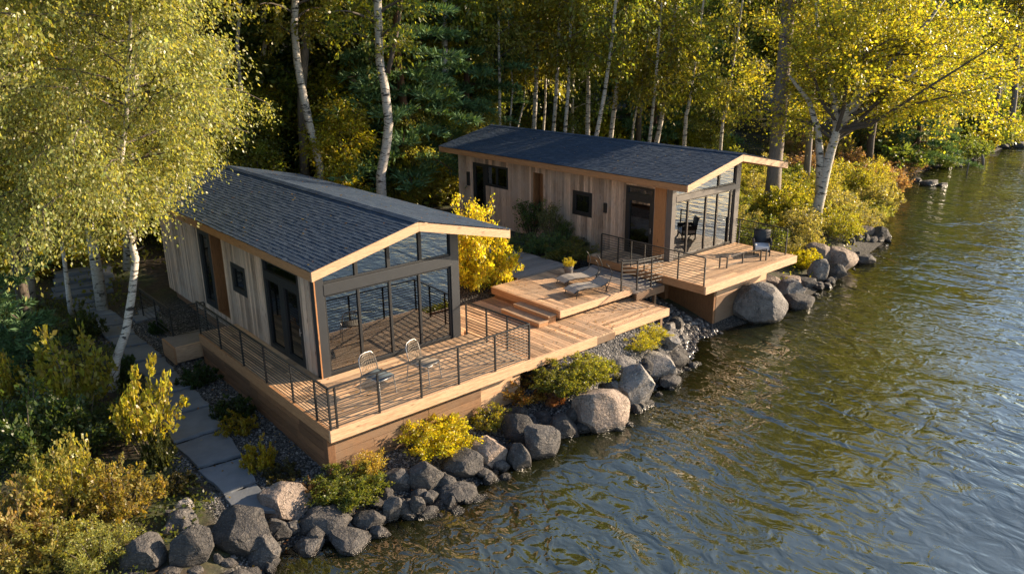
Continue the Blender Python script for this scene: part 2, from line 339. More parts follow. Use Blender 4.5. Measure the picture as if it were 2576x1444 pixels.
# ---------------------------------------------------------------- sky, sun
SAZ = (math.cos(R(-26)), math.sin(R(-26))); SEL = R(20)
w = bpy.data.worlds.new('World'); S.world = w; w.use_nodes = True; nt = w.node_tree
sky = nt.nodes.new('ShaderNodeTexSky'); sky.sky_type = 'NISHITA'; sky.sun_disc = False; sky.sun_elevation = SEL; sky.sun_rotation = math.atan2(SAZ[0], SAZ[1])
sky.air_density = 1.; sky.dust_density = .6; sky.ozone_density = 1.4
bg = nt.nodes['Background']; nt.links.new(sky.outputs[0], bg.inputs[0]); bg.inputs[1].default_value = .09
ld = bpy.data.lights.new('sun', 'SUN'); ld.energy = 4.9; ld.angle = R(.5); ld.color = (1., .79, .55)
lo = bpy.data.objects.new('sun', ld); COL.objects.link(lo)
sd = Vector((SAZ[0]*math.cos(SEL), SAZ[1]*math.cos(SEL), math.sin(SEL))); lo.rotation_euler = sd.to_track_quat('Z', 'Y').to_euler(); lo.location = (40, -10, 30)
S.view_settings.view_transform = 'Standard'; S.view_settings.look = 'None'; S.view_settings.gamma = 1; S.view_settings.use_curve_mapping = False
S.view_settings.exposure = 1.5
rng = random.Random(7)
# ---------------------------------------------------------------- ground and lake
def axis(segs):
    out = []
    for a, b, st in segs: out += list(np.arange(a, b-1e-6, st))
    return np.array(out+[segs[-1][1]])
GX = axis([(-1500,-300,300),(-300,-60,40),(-60,-14,3),(-14,-6,.6),(-6,24,.3),(24,60,.7),(60,130,3.5),(130,400,45),(400,1500,275)])
GY = axis([(-1500,-300,300),(-300,-40,40),(-40,-8,4),(-8,-4,.5),(-4,14,.3),(14,34,.7),(34,90,3),(90,300,35),(300,1500,300)])
def sheet(name, zf, m, attr, af):
    X, Y = np.meshgrid(GX, GY); Z = zf(X, Y); ny, nx = X.shape
    me = bpy.data.meshes.new(name); V = np.stack([X.ravel(), Y.ravel(), Z.ravel()], 1)
    i = np.arange(nx*ny).reshape(ny, nx); F = np.stack([i[:-1,:-1], i[:-1,1:], i[1:,1:], i[1:,:-1]], -1).reshape(-1, 4)
    me.vertices.add(len(V)); me.vertices.foreach_set('co', V.astype(np.float32).ravel()); me.loops.add(F.size); me.loops.foreach_set('vertex_index', F.astype(np.int32).ravel())
    me.polygons.add(len(F)); me.polygons.foreach_set('loop_start', np.arange(0, F.size, 4, dtype=np.int32)); me.update(calc_edges=True)
    a = me.attributes.new(attr, 'FLOAT', 'POINT'); a.data.foreach_set('value', af(X, Y, Z).astype(np.float32).ravel()); me.shade_smooth()
    o = link(name, me, m); o['kind'] = 'structure'; return o
SLABJ = [((593,1292),(690,1318)),((570,1249),(640,1224)),((506,1186),(604,1157)),((448,1121),(556,1087)),((414,1058),(522,1027)),((388,1005),(478,981)),((371,953),(436,938)),((326,922),(404,903)),((303,882),(368,869)),((274,856),(337,845)),((246,831),(318,818)),((220,803),(290,794)),((200,790),(263,781)),((186,772),(248,764)),((178,756),(240,748))]
SLABP = [(gat(*a), gat(*b)) for a, b in SLABJ]
PLX = [(a.y, a.x, b.x) for a, b in SLABP]; PLX.sort()
def pathx(y):
    ys_ = [q[0] for q in PLX]; return np.interp(y, ys_, [q[1] for q in PLX]), np.interp(y, ys_, [q[2] for q in PLX])
def zone(X, Y, Z):
    d = Y-np.interp(X, SX, SY); lx, rx = pathx(Y)
    wob = .35*np.sin(Y*2.1+X)*np.cos(X*1.7)
    g = sm(-.15, .1, X-lx+.35+wob)*(1-sm(14.6, 15.2, X))*(1-sm(13, 15, Y+wob))
    g = np.maximum(g, (1-sm(.6, 1.3, d))*sm(-3.4, -2.6, X))
    return g
ground_o = sheet('ground', lambda X, Y: ground(X, Y), M['ground'], 'zone', zone)
water_o = sheet('water', lambda X, Y: np.full_like(X, WZ), M['water'], 'depth', lambda X, Y, Z: np.clip((WZ-ground(X, Y))/.75, 0, 1)**.7*.97)
# ---------------------------------------------------------------- cabins
def lighten_boards(mb, x, y0, y1, zlo, zhi, holes, th, out, vary):
    """vertical boards on the plane X = x between y0 and y1, thickness th towards out (+1 or -1 along X), cut round holes (ya, yb, za, zb)"""
    br = sorted({y0, y1, *[q for h in holes for q in h[:2] if y0 < q < y1]})
    for a, b in zip(br, br[1:]):
        n = max(1, round((b-a)/.125)); wd = (b-a)/n
        for i in range(n):
            p, q = a+i*wd, a+(i+1)*wd; iv = [(zlo, zhi)]
            for h in holes:
                if h[0] < (p+q)/2 < h[1]:
                    iv = [s for c, d in iv for s in ((c, min(d, h[2])), (max(c, h[3]), d)) if s[1]-s[0] > .01]
            t = th+vary.choice((0, 0, .004, .008))
            for c, d in iv: mb.box(min(x, x+out*t), max(x, x+out*t), p+.006, q-.006, c, d)
def backing(mb, x0, x1, y0, y1, zlo, zhi, holes):
    br = sorted({y0, y1, *[q for h in holes for q in h[:2] if y0 < q < y1]})
    for a, b in zip(br, br[1:]):
        iv = [(zlo, zhi)]
        for h in holes:
            if h[0] < (a+b)/2 < h[1]: iv = [s for c, d in iv for s in ((c, min(d, h[2])), (max(c, h[3]), d)) if s[1]-s[0] > .01]
        for c, d in iv: mb.box(x0, x1, a, b, c, d)
def win_left(root, x, ya, yb, za, zb, name='window', fw_=.09, m='frame', glass='glass_side', handle=False, mull=()):
    f = MB(); o = .03                      # frame stands 3 cm proud of the boards
    f.box(x-o, x+.10, ya, ya+fw_, za, zb); f.box(x-o, x+.10, yb-fw_, yb, za, zb)
    f.box(x-o-.002, x+.098, ya+fw_, yb-fw_, za, za+fw_); f.box(x-o-.002, x+.098, ya+fw_, yb-fw_, zb-fw_, zb)
    for yy in mull: f.box(x-o+.004, x+.09, yy-fw_/2, yy+fw_/2, za+fw_, zb-fw_)
    fo = f.build(name, M[m], root, .004)
    MB().box(x+.03, x+.042, ya+fw_+.001, yb-fw_-.001, za+fw_+.001, zb-fw_-.001).build('pane', M[glass], fo)
    if handle:
        MB().box(x-o-.05, x-o-.035, ya+fw_*.4, ya+fw_*.4+.02, za+.92, za+1.12).box(x-o-.04, x-o+.001, ya+fw_*.4, ya+fw_*.4+.02, za+1.0, za+1.02).build('handle', M['steel'], fo)
    return fo
def roof(root, xe0, ze0, xm, zr, xe1, ze1, yf, yb, th, seed):
    rg = random.Random(seed)
    rf = MB().prism([(xe0+.05, ze0-.03), (xm, zr-.03), (xe1-.05, ze1-.03), (xe1-.05, ze1-th), (xm, zr-th), (xe0+.05, ze0-th)], 'y', yf+.05, yb-.05).build('roof', M['timber_y'], root)
    sh = MB()
    for xe, ze, sg in ((xe0, ze0, 1), (xe1, ze1, -1)):
        e = Vector((xe-sg*.035, 0, ze-.008)); r = Vector((xm, 0, zr)); sl = r-e; Ls = sl.length; dv = sl/Ls; nv = Vector((-dv.z*sg, 0, abs(dv.x)))
        rows = round(Ls/.12); ex = Ls/rows
        for j in range(rows):
            y = yf-.03-rg.random()*.3; 
            lift = .004*math.sin(j*.7)
            while y < yb+.03:
                wd = rg.choice((.18, .24, .28, .33)); a = max(y, yf-.03); b = min(y+wd, yb+.03); y += wd
                if b-a < .03: continue
                t = .010+rg.random()*.007; st = rg.uniform(-.012, .012)
                lo = e+dv*(j*ex+st); hi = e+dv*min(Ls-.002, (j+1)*ex+.04); base = nv*.004
                p = [lo+base, lo+base+nv*t, hi+base+nv*.003, hi+base]
                wob = rg.uniform(-.003, .003)
                vs = [q+Vector((0, a+.002, 0)) for q in p]+[q+Vector((0, b-.002, 0))+nv*(wob if k in (1,) else 0) for k, q in enumerate(p)]
                sh.add(vs, [(0,1,2,3), (7,6,5,4), (0,4,5,1), (1,5,6,2), (2,6,7,3), (3,7,4,0)])
    y = yf-.03
    while y < yb:
        b = min(y+.3, yb+.03); s0 = (zr-ze0)/(xm-xe0); s1 = (zr-ze1)/(xe1-xm)
        sh.prism([(xm-.16, zr-.16*s0+.022), (xm, zr+.026), (xm+.16, zr-.16*s1+.022), (xm+.16, zr-.16*s1+.034), (xm, zr+.040+rg.random()*.006), (xm-.16, zr-.16*s0+.034)], 'y', y+.003, b); y += .3
    sh.build('shingles', M['shingle'], rf)
    fh = th+.03
    for yy, nm in ((yf, 0), (yb, 1)):       # gable fascia boards
        a, b = (yy-.0, yy+.055) if nm == 0 else (yy-.055, yy)
        MB().prism([(xe0-.01, ze0-.02), (xm-.002, zr-.014), (xm-.002, zr-fh), (xe0-.01, ze0-fh+.006)], 'y', a, b).build('fascia', M['timber_x'], rf, .006)
        MB().prism([(xm+.002, zr-.014), (xe1+.01, ze1-.02), (xe1+.01, ze1-fh+.006), (xm+.002, zr-fh)], 'y', a, b).build('fascia', M['timber_x'], rf, .006)
    MB().box(xe0-.012, xe0+.048, yf+.057, yb-.057, ze0-fh+.004, ze0-.026).build('fascia', M['timber_y'], rf, .006)
    MB().box(xe1-.048, xe1+.012, yf+.057, yb-.057, ze1-fh+.004, ze1-.026).build('fascia', M['timber_y'], rf, .006)
    return rf
def gable_wall(root, x0, x1, y, zlo, roofz, th, name='wall', m='siding'):
    mb = MB(); n = round((x1-x0)/.125); wd = (x1-x0)/n
    for i in range(n):
        a, b = x0+i*wd, x0+(i+1)*wd; t = th+rng.choice((0, .004, .008))
        mb.prism([(a+.003, zlo), (b-.003, zlo), (b-.003, roofz(b)), (a+.003, roofz(a))], 'y', y-t, y)
    return mb.build(name, M[m], root)
def glazed_front(root, x0, x1, y, zf, lp, rp, hz0, hz1, low, upp, roofz, m, mh, glass, trim=True):
    """front wall: corner posts lp / rp wide, header hz0..hz1, lower mullions low, upper mullions upp"""
    o = y-.02
    xl, xr = x0+lp, x1-rp
    for a, b in ((x0, xl), (xr, x1)):
        MB().prism([(a, zf-.05), (b, zf-.05), (b, roofz(b)), (a, roofz(a))], 'y', o, y+.22).build('corner_post', M[mh], root, .008)
    g = MB()
    g.box(xl+.001, xr-.001, y+.02, y+.13, zf-.04, zf+.09)                                         # sill
    g.box(xl+.001, xl+.06, y+.02, y+.13, zf+.092, hz0-.002); g.box(xr-.06, xr-.001, y+.02, y+.13, zf+.092, hz0-.002)
    for mx_ in low: g.box(mx_-.035, mx_+.035, y+.015, y+.12, zf+.092, hz0-.002)
    g.box(xl+.06, xr-.06, y+.022, y+.128, hz0-.06, hz0-.002)
    for mx_ in upp: g.prism([(mx_-.05, hz1), (mx_+.05, hz1), (mx_+.05, roofz(mx_+.05)), (mx_-.05, roofz(mx_-.05))], 'y', y+.015, y+.12)
    gf = g.build('window_frame', M[m], root, .005)
    MB().box(xl-.002, xr+.002, y-.03, y+.14, hz0, hz1).build('header_beam', M[mh], root, .006)
    es = [xl+.06]+list(low)+[xr-.06]
    for a, b in zip(es, es[1:]): MB().box(a, b, y+.055, y+.067, zf+.085, hz0-.055).build('pane', M[glass], gf)
    es = [xl]+list(upp)+[xr]
    rl = MB()
    xs = sorted({xl, xr, *[q for q in (roofz.xm,) if xl < q < xr]})
    for a, b in zip(xs, xs[1:]): rl.prism([(a, roofz(a)-.12), (b, roofz(b)-.12), (b, roofz(b)-.001), (a, roofz(a)-.001)], 'y', y+.01, y+.125)
    rl.box(xl+.001, xr-.001, y+.012, y+.12, hz1+.001, hz1+.05)
    rl.build('top_rail', M[m], root, .004)
    for a, b in zip(es, es[1:]):
        poly = [(a, hz1), (b, hz1), (b, roofz(b)-.06)]+([(roofz.xm, roofz(roofz.xm)-.06)] if a < roofz.xm < b else [])+[(a, roofz(a)-.06)]
        MB().prism(poly, 'y', y+.058, y+.069).build('pane', M[glass], gf)
    return gf
class RoofZ:
    def __init__(s, xe0, ze0, xm, zr, xe1, ze1, th): s.q = (xe0, ze0, xm, zr, xe1, ze1); s.xm = xm; s.th = th
    def __call__(s, x):
        a, b, c, d, e, f = s.q; return (b+(d-b)*(x-a)/(c-a) if x < c else d+(f-d)*(x-c)/(e-c))-s.th-.003
def shell(root, x0, x1, y0, y1, zf, zlo, rz, holes, wallz):
    mb = MB(); lighten_boards(mb, x0, y0+.22, y1, zlo, wallz, holes, .022, -1, rng); mb.build('wall', M['siding'], root)
    mb = MB(); backing(mb, x0+.001, x0+.11, y0+.221, y1-.12, zf-.05, wallz-.02, holes); mb.build('inner_wall', M['plaster'], root)
    mb = MB(); lighten_boards(mb, x1, y0+.22, y1, zlo, rz(x1), [], .022, 1, rng); mb.box(x1-.1, x1-.001, y0+.23, y1-.13, zf, rz(x1-.1)-.01); mb.build('wall', M['siding'], root)
    gable_wall(root, x0, x1, y1, zlo, rz, .05)
    MB().box(x0+.12, x1-.12, y0+.14, y1-.14, zf-.12, zf-.005).build('floor', M['innerfloor'], root)
    MB().prism([(x0+.13, zf), (x1-.13, zf), (x1-.13, rz(x1-.13)-.02), (rz.xm, rz(rz.xm)-.02), (x0+.13, rz(x0+.13)-.02)], 'y', y0+5.6, y0+5.7).build('inner_wall', M['plaster'], root)
# --- near cabin
A = empty('cabin', (1.217, 2.672, 0), 'near timber cabin with slate blue roof and dark glazed front behind the metal chairs', 'cabin', 'lakeside cabins')
rzA = RoofZ(.873, 3.03, 3.918, 3.747, 6.971, 3.03, .235)
roof(A, .873, 3.03, 3.918, 3.747, 6.971, 3.03, 2.007, 15.0, .235, 3)
holesA = [(3.5, 5.66, -.02, 2.6), (6.97, 8.02, 1.08, 1.98), (8.55, 9.56, .0, 2.62), (9.56, 10.58, .03, 2.6)]
shell(A, 1.217, 5.62, 2.672, 14.4, 0, -.34, rzA, holesA, 2.85)
glazed_front(A, 1.217, 5.62, 2.672, 0, .24, .28, 2.15, 2.44, (2.43, 3.37, 4.30), (2.41, 3.37, 4.37), rzA, 'frame', 'cladding', 'glass')
MB().box(1.19, 1.225, 2.63, 2.655, -.03, 2.84).build('corner_trim', M['timber_z'], A, .003)
tr = win_left(A, 1.217, 3.5, 5.66, 2.16, 2.6, 'transom_window', .09)
for a, b in ((3.5, 4.58), (4.58, 5.66)): win_left(A, 1.217, a, b, -.02, 2.16, 'door', .15, handle=a < 4)
win_left(A, 1.217, 6.97, 8.02, 1.08, 1.98, 'window', .14)
win_left(A, 1.217, 9.56, 10.58, .03, 2.6, 'window', .2)
rc = MB().box(1.72, 1.78, 8.56, 9.55, .0, 2.62).box(1.195, 1.72, 8.551, 8.61, .0, 2.62).box(1.195, 1.72, 9.50, 9.559, .0, 2.62).box(1.2, 1.72, 8.611, 9.499, -.06, .03)
rc.build('doorway_recess', M['base_z'], A, .004)
# --- far cabin
B = empty('cabin', (15.196, 2.726, .33), 'far timber cabin with weathered board side wall and glazed front above the big pale boulder', 'cabin', 'lakeside cabins')
rzB = RoofZ(14.731, 3.33, 17.951, 4.06, 21.1, 3.44, .235)
roof(B, 14.731, 3.33, 17.951, 4.06, 21.1, 3.44, 1.726, 16.2, .235, 5)
holesB = [(3.5, 4.85, .31, 2.9), (6.6, 7.67, 1.33, 2.32), (9.42, 10.05, .4, 2.75), (13.28, 14.2, .5, 2.74), (11.7, 13.28, 1.76, 2.74)]
shell(B, 15.196, 19.42, 2.726, 15.32, .33, -.1, rzB, holesB, 3.16)
glazed_front(B, 15.196, 19.42, 2.726, .33, .23, .3, 2.5, 2.7, (16.22, 17.32, 18.05, 18.9), (18.06,), rzB, 'bronze', 'frame_grey', 'glass')
MB().prism([(2.95, .30), (3.44, .30), (3.44, 3.16), (2.95, 3.16)], 'x', 15.12, 15.19).build('corner_post', M['timber_z'], B, .006)
win_left(B, 15.196, 3.5, 4.85, 2.53, 2.9, 'transom_window', .09)
win_left(B, 15.196, 3.5, 4.85, .31, 2.53, 'door', .19, handle=True)
win_left(B, 15.196, 6.6, 7.67, 1.33, 2.32, 'window', .16)
win_left(B, 15.196, 13.28, 14.2, .5, 2.74, 'window', .16)
win_left(B, 15.196, 11.7, 13.28, 1.76, 2.74, 'window', .1, mull=(12.5,))
MB().box(15.5, 15.56, 9.43, 10.04, .4, 2.75).box(15.175, 15.5, 9.421, 9.48, .4, 2.75).box(15.175, 15.5, 9.98, 10.049, .4, 2.75).build('wall_recess', M['base_z'], B, .004)
MB().box(15.43, 15.499, 9.52, 9.72, 1.3, 2.1).build('window', M['frame'], B, .004)
for a, b, c, d in ((14.42, 14.62, 1.6, 2.25), (5.78, 5.93, 1.66, 2.05)): MB().box(15.10, 15.173, a, b, c, d).build('wall_lamp', M['black'], B, .02)
# --- what stands inside behind the glass
def curtain(xa, xb, y, z0, z1, label, grp=None):
    n = 40; mb = MB(); pts = []
    for i in range(n+1): pts.append((xa+(xb-xa)*i/n, y+.035*math.sin(i*1.35)))
    poly = pts+[(a, b+.006) for a, b in reversed(pts)]
    for i in range(n):
        a, b = pts[i], pts[i+1]; mb.add([(a[0],a[1],z0),(b[0],b[1],z0),(b[0],b[1],z1),(a[0],a[1],z1),(a[0],a[1]+.006,z0),(b[0],b[1]+.006,z0),(b[0],b[1]+.006,z1),(a[0],a[1]+.006,z1)], [(0,1,2,3),(7,6,5,4)])
    tag(mb.build('curtain', M['curtain'], smooth=True), label, 'curtain', grp)
curtain(3.55, 4.15, 3.05, .05, 2.9, 'beige curtain hanging behind the third glass panel of the near cabin')
curtain(4.55, 4.78, 3.05, .05, 2.9, 'narrow beige curtain gathered behind the corner glass panel of the near cabin')
curtain(17.5, 17.85, 3.05, .4, 3.1, 'pale curtain gathered behind the glazed front of the far cabin')
def sofa(x, y, z, rz, label):
    t = empty('sofa', (x, y, z), label, 'sofa', rz=rz, local=True)
    MB().box(-.9,.9,-.4,.4,.12,.42).build('seat', M['sofa'], t, .04); MB().box(-.9,.9,.25,.45,.421,.85).build('backrest', M['sofa'], t, .05)
    for s in (-1, 1): MB().box(min(s*.9,s*1.06),max(s*.9,s*1.06),-.4,.45,.12,.62).build('armrest', M['sofa'], t, .04)
    for a in (-.95, .95):
        for b in (-.33, .38): MB().box(a-.03,a+.03,b-.03,b+.03,0,.121).build('leg', M['black'], t)
sofa(18.0, 5.3, .326, 0, 'dark sofa seen through the glazed front of the far cabin')
def table(x, y, z, label):
    t = empty('dining_table', (x, y, z), label, 'table', local=True)
    MB().box(-.8,.8,-.4,.4,.70,.745).build('tabletop', M['innerfloor'], t, .01)
    for a in (-.72,.72):
        for b in (-.33,.33): MB().box(a-.03,a+.03,b-.03,b+.03,0,.70).build('leg', M['black'], t)
table(2.6, 5.2, -.004, 'dark dining table inside the near cabin behind its glass front')
# ---------------------------------------------------------------- decks
def boards(mb, x0, x1, y0, y1, z0, z1, along, wd=.14, gap=.015, seed=1):
    rg = random.Random(seed)
    lo, hi, a0, a1 = (y0, y1, x0, x1) if along == 'x' else (x0, x1, y0, y1)
    n = max(1, round((hi-lo)/wd)); wd = (hi-lo)/n
    for i in range(n):
        p, q = lo+i*wd+gap/2, lo+(i+1)*wd-gap/2; c = a0+(-rg.random()*2.4)
        while c < a1:
            l = rg.uniform(2.4, 3.8); a, b = max(c, a0)+.002, min(c+l, a1)-.002; c += l
            if b-a < .05: continue
            dz = rg.uniform(0, .004)
            mb.box(a, b, p, q, z0, z1-dz) if along == 'x' else mb.box(p, q, a, b, z0, z1-dz)
def rim(root, x0, x1, y0, y1, z0, z1, sides='fblr', t=.07, mats=('timber_x', 'timber_y'), nm='rim_beam'):
    if 'f' in sides: MB().box(x0, x1, y0, y0+t, z0, z1).build(nm, M[mats[0]], root, .008)
    if 'b' in sides: MB().box(x0, x1, y1-t, y1, z0, z1).build(nm, M[mats[0]], root, .008)
    if 'l' in sides: MB().box(x0, x0+t, y0+t+.001, y1-t-.001, z0, z1).build(nm, M[mats[1]], root, .008)
    if 'r' in sides: MB().box(x1-t, x1, y0+t+.001, y1-t-.001, z0, z1).build(nm, M[mats[1]], root, .008)
dA = empty('deck', (0, 0, -1.3), 'raised timber deck wrapping the near cabin, with black railing and timber base wall', 'deck')
mb = MB(); boards(mb, .072, 5.9, .072, 2.64, -.05, 0, 'x', seed=2); boards(mb, .072, 1.19, 2.641, 8.0, -.05, 0, 'y', seed=3); mb.build('decking', M['deck_x'], dA)
rim(dA, 0, 5.972, 0, 8.08, -.29, -.004, 'fl'); MB().box(5.902, 5.972, .071, 2.9, -.29, -.004).build('rim_beam', M['timber_y'], dA, .008)
MB().box(.071, 1.3, 8.01, 8.08, -.29, -.005).build('rim_beam', M['timber_x'], dA, .008)
def planks(root, ax, a0, a1, c, zs, m, cuts, t=.045):
    mb = MB(); rg = random.Random(int(a1*7+c*3)); sd_ = 1
    for z0, z1 in zip(zs, zs[1:]):
        es = sorted([a0, a1]+[q+rg.uniform(-.5, .5) for q in cuts])
        for p, q in zip(es, es[1:]):
            o = rg.uniform(0, .006)
            mb.box(p+.003, q-.003, c-o, c+t, z0+.006, z1-.006) if ax == 'x' else mb.box(c-o, c+t, p+.003, q-.003, z0+.006, z1-.006)
    (mb.box(a0, a1, c+t+.001, c+.12, zs[0], zs[-1]) if ax == 'x' else mb.box(c+t+.001, c+.12, a0, a1, zs[0], zs[-1]))
    mb.build('base_wall', M[m], root, .004)
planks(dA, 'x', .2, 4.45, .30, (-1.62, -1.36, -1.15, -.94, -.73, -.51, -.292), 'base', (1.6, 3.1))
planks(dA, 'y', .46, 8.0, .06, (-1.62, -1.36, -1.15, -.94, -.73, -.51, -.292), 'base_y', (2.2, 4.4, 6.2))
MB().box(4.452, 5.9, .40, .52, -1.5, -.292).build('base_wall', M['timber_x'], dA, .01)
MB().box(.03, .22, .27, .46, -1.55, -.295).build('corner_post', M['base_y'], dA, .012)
# side landing behind the near deck
lA = empty('landing', (-.6, 8.1, -1), 'low timber landing step at the rear end of the near deck', 'landing')
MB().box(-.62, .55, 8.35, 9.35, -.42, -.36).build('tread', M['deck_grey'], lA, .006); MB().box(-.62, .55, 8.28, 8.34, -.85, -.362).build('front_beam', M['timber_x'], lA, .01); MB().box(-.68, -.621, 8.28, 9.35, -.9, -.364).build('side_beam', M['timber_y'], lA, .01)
# lower walkway
wk = empty('walkway', (9, 1, -.9), 'low timber walkway along the shore between the two cabins', 'walkway')
mb = MB(); boards(mb, 5.98, 9.62, .30, 5.2, -.25, -.2, 'y', seed=5); mb.build('decking', M['deck_y'], wk)
mb = MB(); boards(mb, 9.63, 12.26, .48, 2.3, -.25, -.202, 'x', seed=6); mb.build('decking', M['deck_x'], wk)
MB().box(5.98, 8.75, .22, .295, -.44, -.15).build('rim_beam', M['timber_x'], wk, .008)
MB().box(8.752, 9.62, .30, .37, -.47, -.252).build('rim_beam', M['base'], wk, .008)
MB().box(9.622, 12.33, .40, .475, -.44, -.185).build('rim_beam', M['timber_x'], wk, .008)
MB().box(12.262, 12.33, .476, 2.3, -.44, -.19).build('rim_beam', M['timber_y'], wk, .008)
for x in (9.9, 11.1, 12.2): MB().box(x-.05, x+.05, .6, .7, -1.9, -.255).build('support_post', M['base'], wk)
# upper platform with its steps
up_ = empty('platform', (10, 3, -.4), 'raised sunlit timber platform with two low steps and two grey loungers', 'platform')
mb = MB(); boards(mb, 8.84, 12.05, 1.87, 5.15, .14, .2, 'y', seed=8); mb.build('decking', M['deck_y'], up_)
rim(up_, 8.77, 12.12, 1.80, 5.2, -.03, .197, 'flr')
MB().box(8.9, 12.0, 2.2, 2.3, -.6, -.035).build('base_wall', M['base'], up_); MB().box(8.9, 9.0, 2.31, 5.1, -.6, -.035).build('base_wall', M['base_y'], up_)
st = empty('step', (8.5, 2.8, -.2), 'upper timber step on the side of the sunlit platform', 'step', 'timber steps')
MB().box(8.42, 8.765, 1.95, 3.6, .03, .075).build('tread', M['deck_y'], st, .006); MB().box(8.44, 8.76, 1.97, 3.58, -.2, .028).build('riser', M['timber_y'], st, .006)
st = empty('step', (8.2, 2.8, -.2), 'lower timber step on the boards of the low walkway', 'step', 'timber steps')
MB().box(8.02, 8.438, 1.95, 3.75, -.09, -.045).build('tread', M['deck_y'], st, .006); MB().box(8.04, 8.435, 1.97, 3.73, -.199, -.092).build('riser', M['timber_y'], st, .006)
# shaded rear walk
rw = empty('walkway', (11.4, 7, -.3), 'shaded grey boardwalk leading back between the cabins', 'walkway')
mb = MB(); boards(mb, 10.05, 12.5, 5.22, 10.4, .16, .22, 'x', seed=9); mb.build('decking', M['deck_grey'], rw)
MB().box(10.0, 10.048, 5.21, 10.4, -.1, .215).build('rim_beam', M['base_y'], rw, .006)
# landing towards the far deck
ld_ = empty('landing', (12.9, 2.6, -.4), 'small timber landing between the sunlit platform and the far deck', 'landing')
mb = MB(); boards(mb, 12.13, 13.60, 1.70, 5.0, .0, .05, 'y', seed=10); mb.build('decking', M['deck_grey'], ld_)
MB().box(12.13, 13.60, 1.62, 1.695, -.2, .047).build('rim_beam', M['base'], ld_, .008)
MB().box(12.25, 12.35, 1.8, 1.9, -1.7, -.02).build('support_post', M['base'], ld_); MB().box(13.3, 13.4, 1.8, 1.9, -1.7, -.02).build('support_post', M['base'], ld_)
# far deck
dB = empty('deck', (13.7, 0, -1.5), 'timber deck of the far cabin jutting out over the big pale boulder', 'deck')
mb = MB(); boards(mb, 13.75, 19.28, .08, 2.69, .28, .33, 'x', seed=11); boards(mb, 13.75, 15.16, 2.691, 5.4, .28, .33, 'x', seed=12); mb.build('decking', M['deck_x'], dB)
rim(dB, 13.67, 19.353, 0, 5.45, .05, .326, 'fl'); MB().box(19.283, 19.353, .071, 2.7, .05, .326).build('rim_beam', M['timber_y'], dB, .008)
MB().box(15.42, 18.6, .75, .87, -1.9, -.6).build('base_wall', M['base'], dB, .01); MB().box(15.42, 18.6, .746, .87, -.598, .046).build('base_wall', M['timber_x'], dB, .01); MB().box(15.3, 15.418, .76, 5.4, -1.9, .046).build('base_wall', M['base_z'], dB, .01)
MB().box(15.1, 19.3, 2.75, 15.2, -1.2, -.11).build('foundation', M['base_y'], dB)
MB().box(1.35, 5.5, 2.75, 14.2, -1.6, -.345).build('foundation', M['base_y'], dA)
# ---------------------------------------------------------------- railings
def railing(pts, zs, label, posts=None, rods=9, h=1.0, base=.06, rodr=.0105, cap=True, cat='railing', name='railing', postw=.04, grp='black metal railings'):
    """straight runs between pts; posts: per run the parameters of its posts"""
    t = empty(name, (*pts[0], zs[0]), label, cat, grp)
    for i in range(len(pts)-1):
        a = Vector((*pts[i], zs[i])); b = Vector((*pts[i+1], zs[i+1])); d = b-a
        ps = posts[i] if posts else (0, 1)
        for s in ps:
            p = a+d*s; MB().box(p.x-postw/2, p.x+postw/2, p.y-postw/2, p.y+postw/2, p.z, p.z+h-.02).build('post', M['black'], t)
        MB().bar(a+Vector((0,0,h)), b+Vector((0,0,h)), .055, .035).build('top_rail', M['black'], t, .005)
        mb = MB()
        for k in range(rods):
            z = base+(h-base-.06)*k/(rods-1)*(.98); mb.tube([a+Vector((0,0,z)), b+Vector((0,0,z))], rodr, 5)
        mb.build('wire', M['black'], t)
railing([(.05, 7.95), (.05, .05), (5.92, .05), (5.80, 2.62)], [0]*4, 'black horizontal wire railing round the near deck with the metal chairs',
        [(0, .2, .4, .58, .77, .92), (0, .028, .212, .41, .6, .8, 1), (.33, .66, 1)], rods=11, grp=None)
railing([(-.35, 9.3), (-.35, 12.3)], [-.45, -.5], 'black wire railing beside the flagstones at the back corner of the near cabin', [(0, .5, 1)], rods=6, h=.95)
railing([(-.35, 9.3), (.6, 9.0)], [-.4, -.36], 'short black wire railing crossing the timber landing step', [(1,)], rods=6, h=.95)
railing([(11.6, 1.84), (12.25, 1.72), (13.55, 1.7)], [.2, .12, .05], 'black railing with sagging wires over the landing between the platforms', [(0,), (0, .55)], rods=8, h=1.05)
railing([(13.72, 4.7), (13.72, 2.65), (13.72, 1.19), (13.72, .12)], [.33]*4, 'black wire railing in front of the far cabin door', [(0, .4, .7), (0,), (0, 1)], rods=10, h=.95)
railing([(19.25, 2.66), (19.1, .35)], [.33, .33], 'black wire railing at the tree side end of the far deck', [(.08, 1)], rods=9, h=.98)
t = empty('handrail', (16, .8, .33), 'low rusty metal handrail frame standing along the front of the far deck', 'handrail')
mb = None
for x, y in ((15.86, 1.0), (16.01, .8), (16.95, .78), (17.75, .55), (17.9, .42)): MB().box(x-.022, x+.022, y-.022, y+.022, .33, .74).build('post', M['bronze'], t)
MB().tube([(15.86, 1.0, .74), (16.01, .8, .72), (16.95, .78, .74), (17.75, .55, .74), (17.9, .42, .76)], .018, 6).build('rail', M['bronze'], t)
MB().tube([(16.01, .8, .42), (16.95, .78, .42), (17.75, .55, .42)], .01, 6).build('rail', M['bronze'], t)
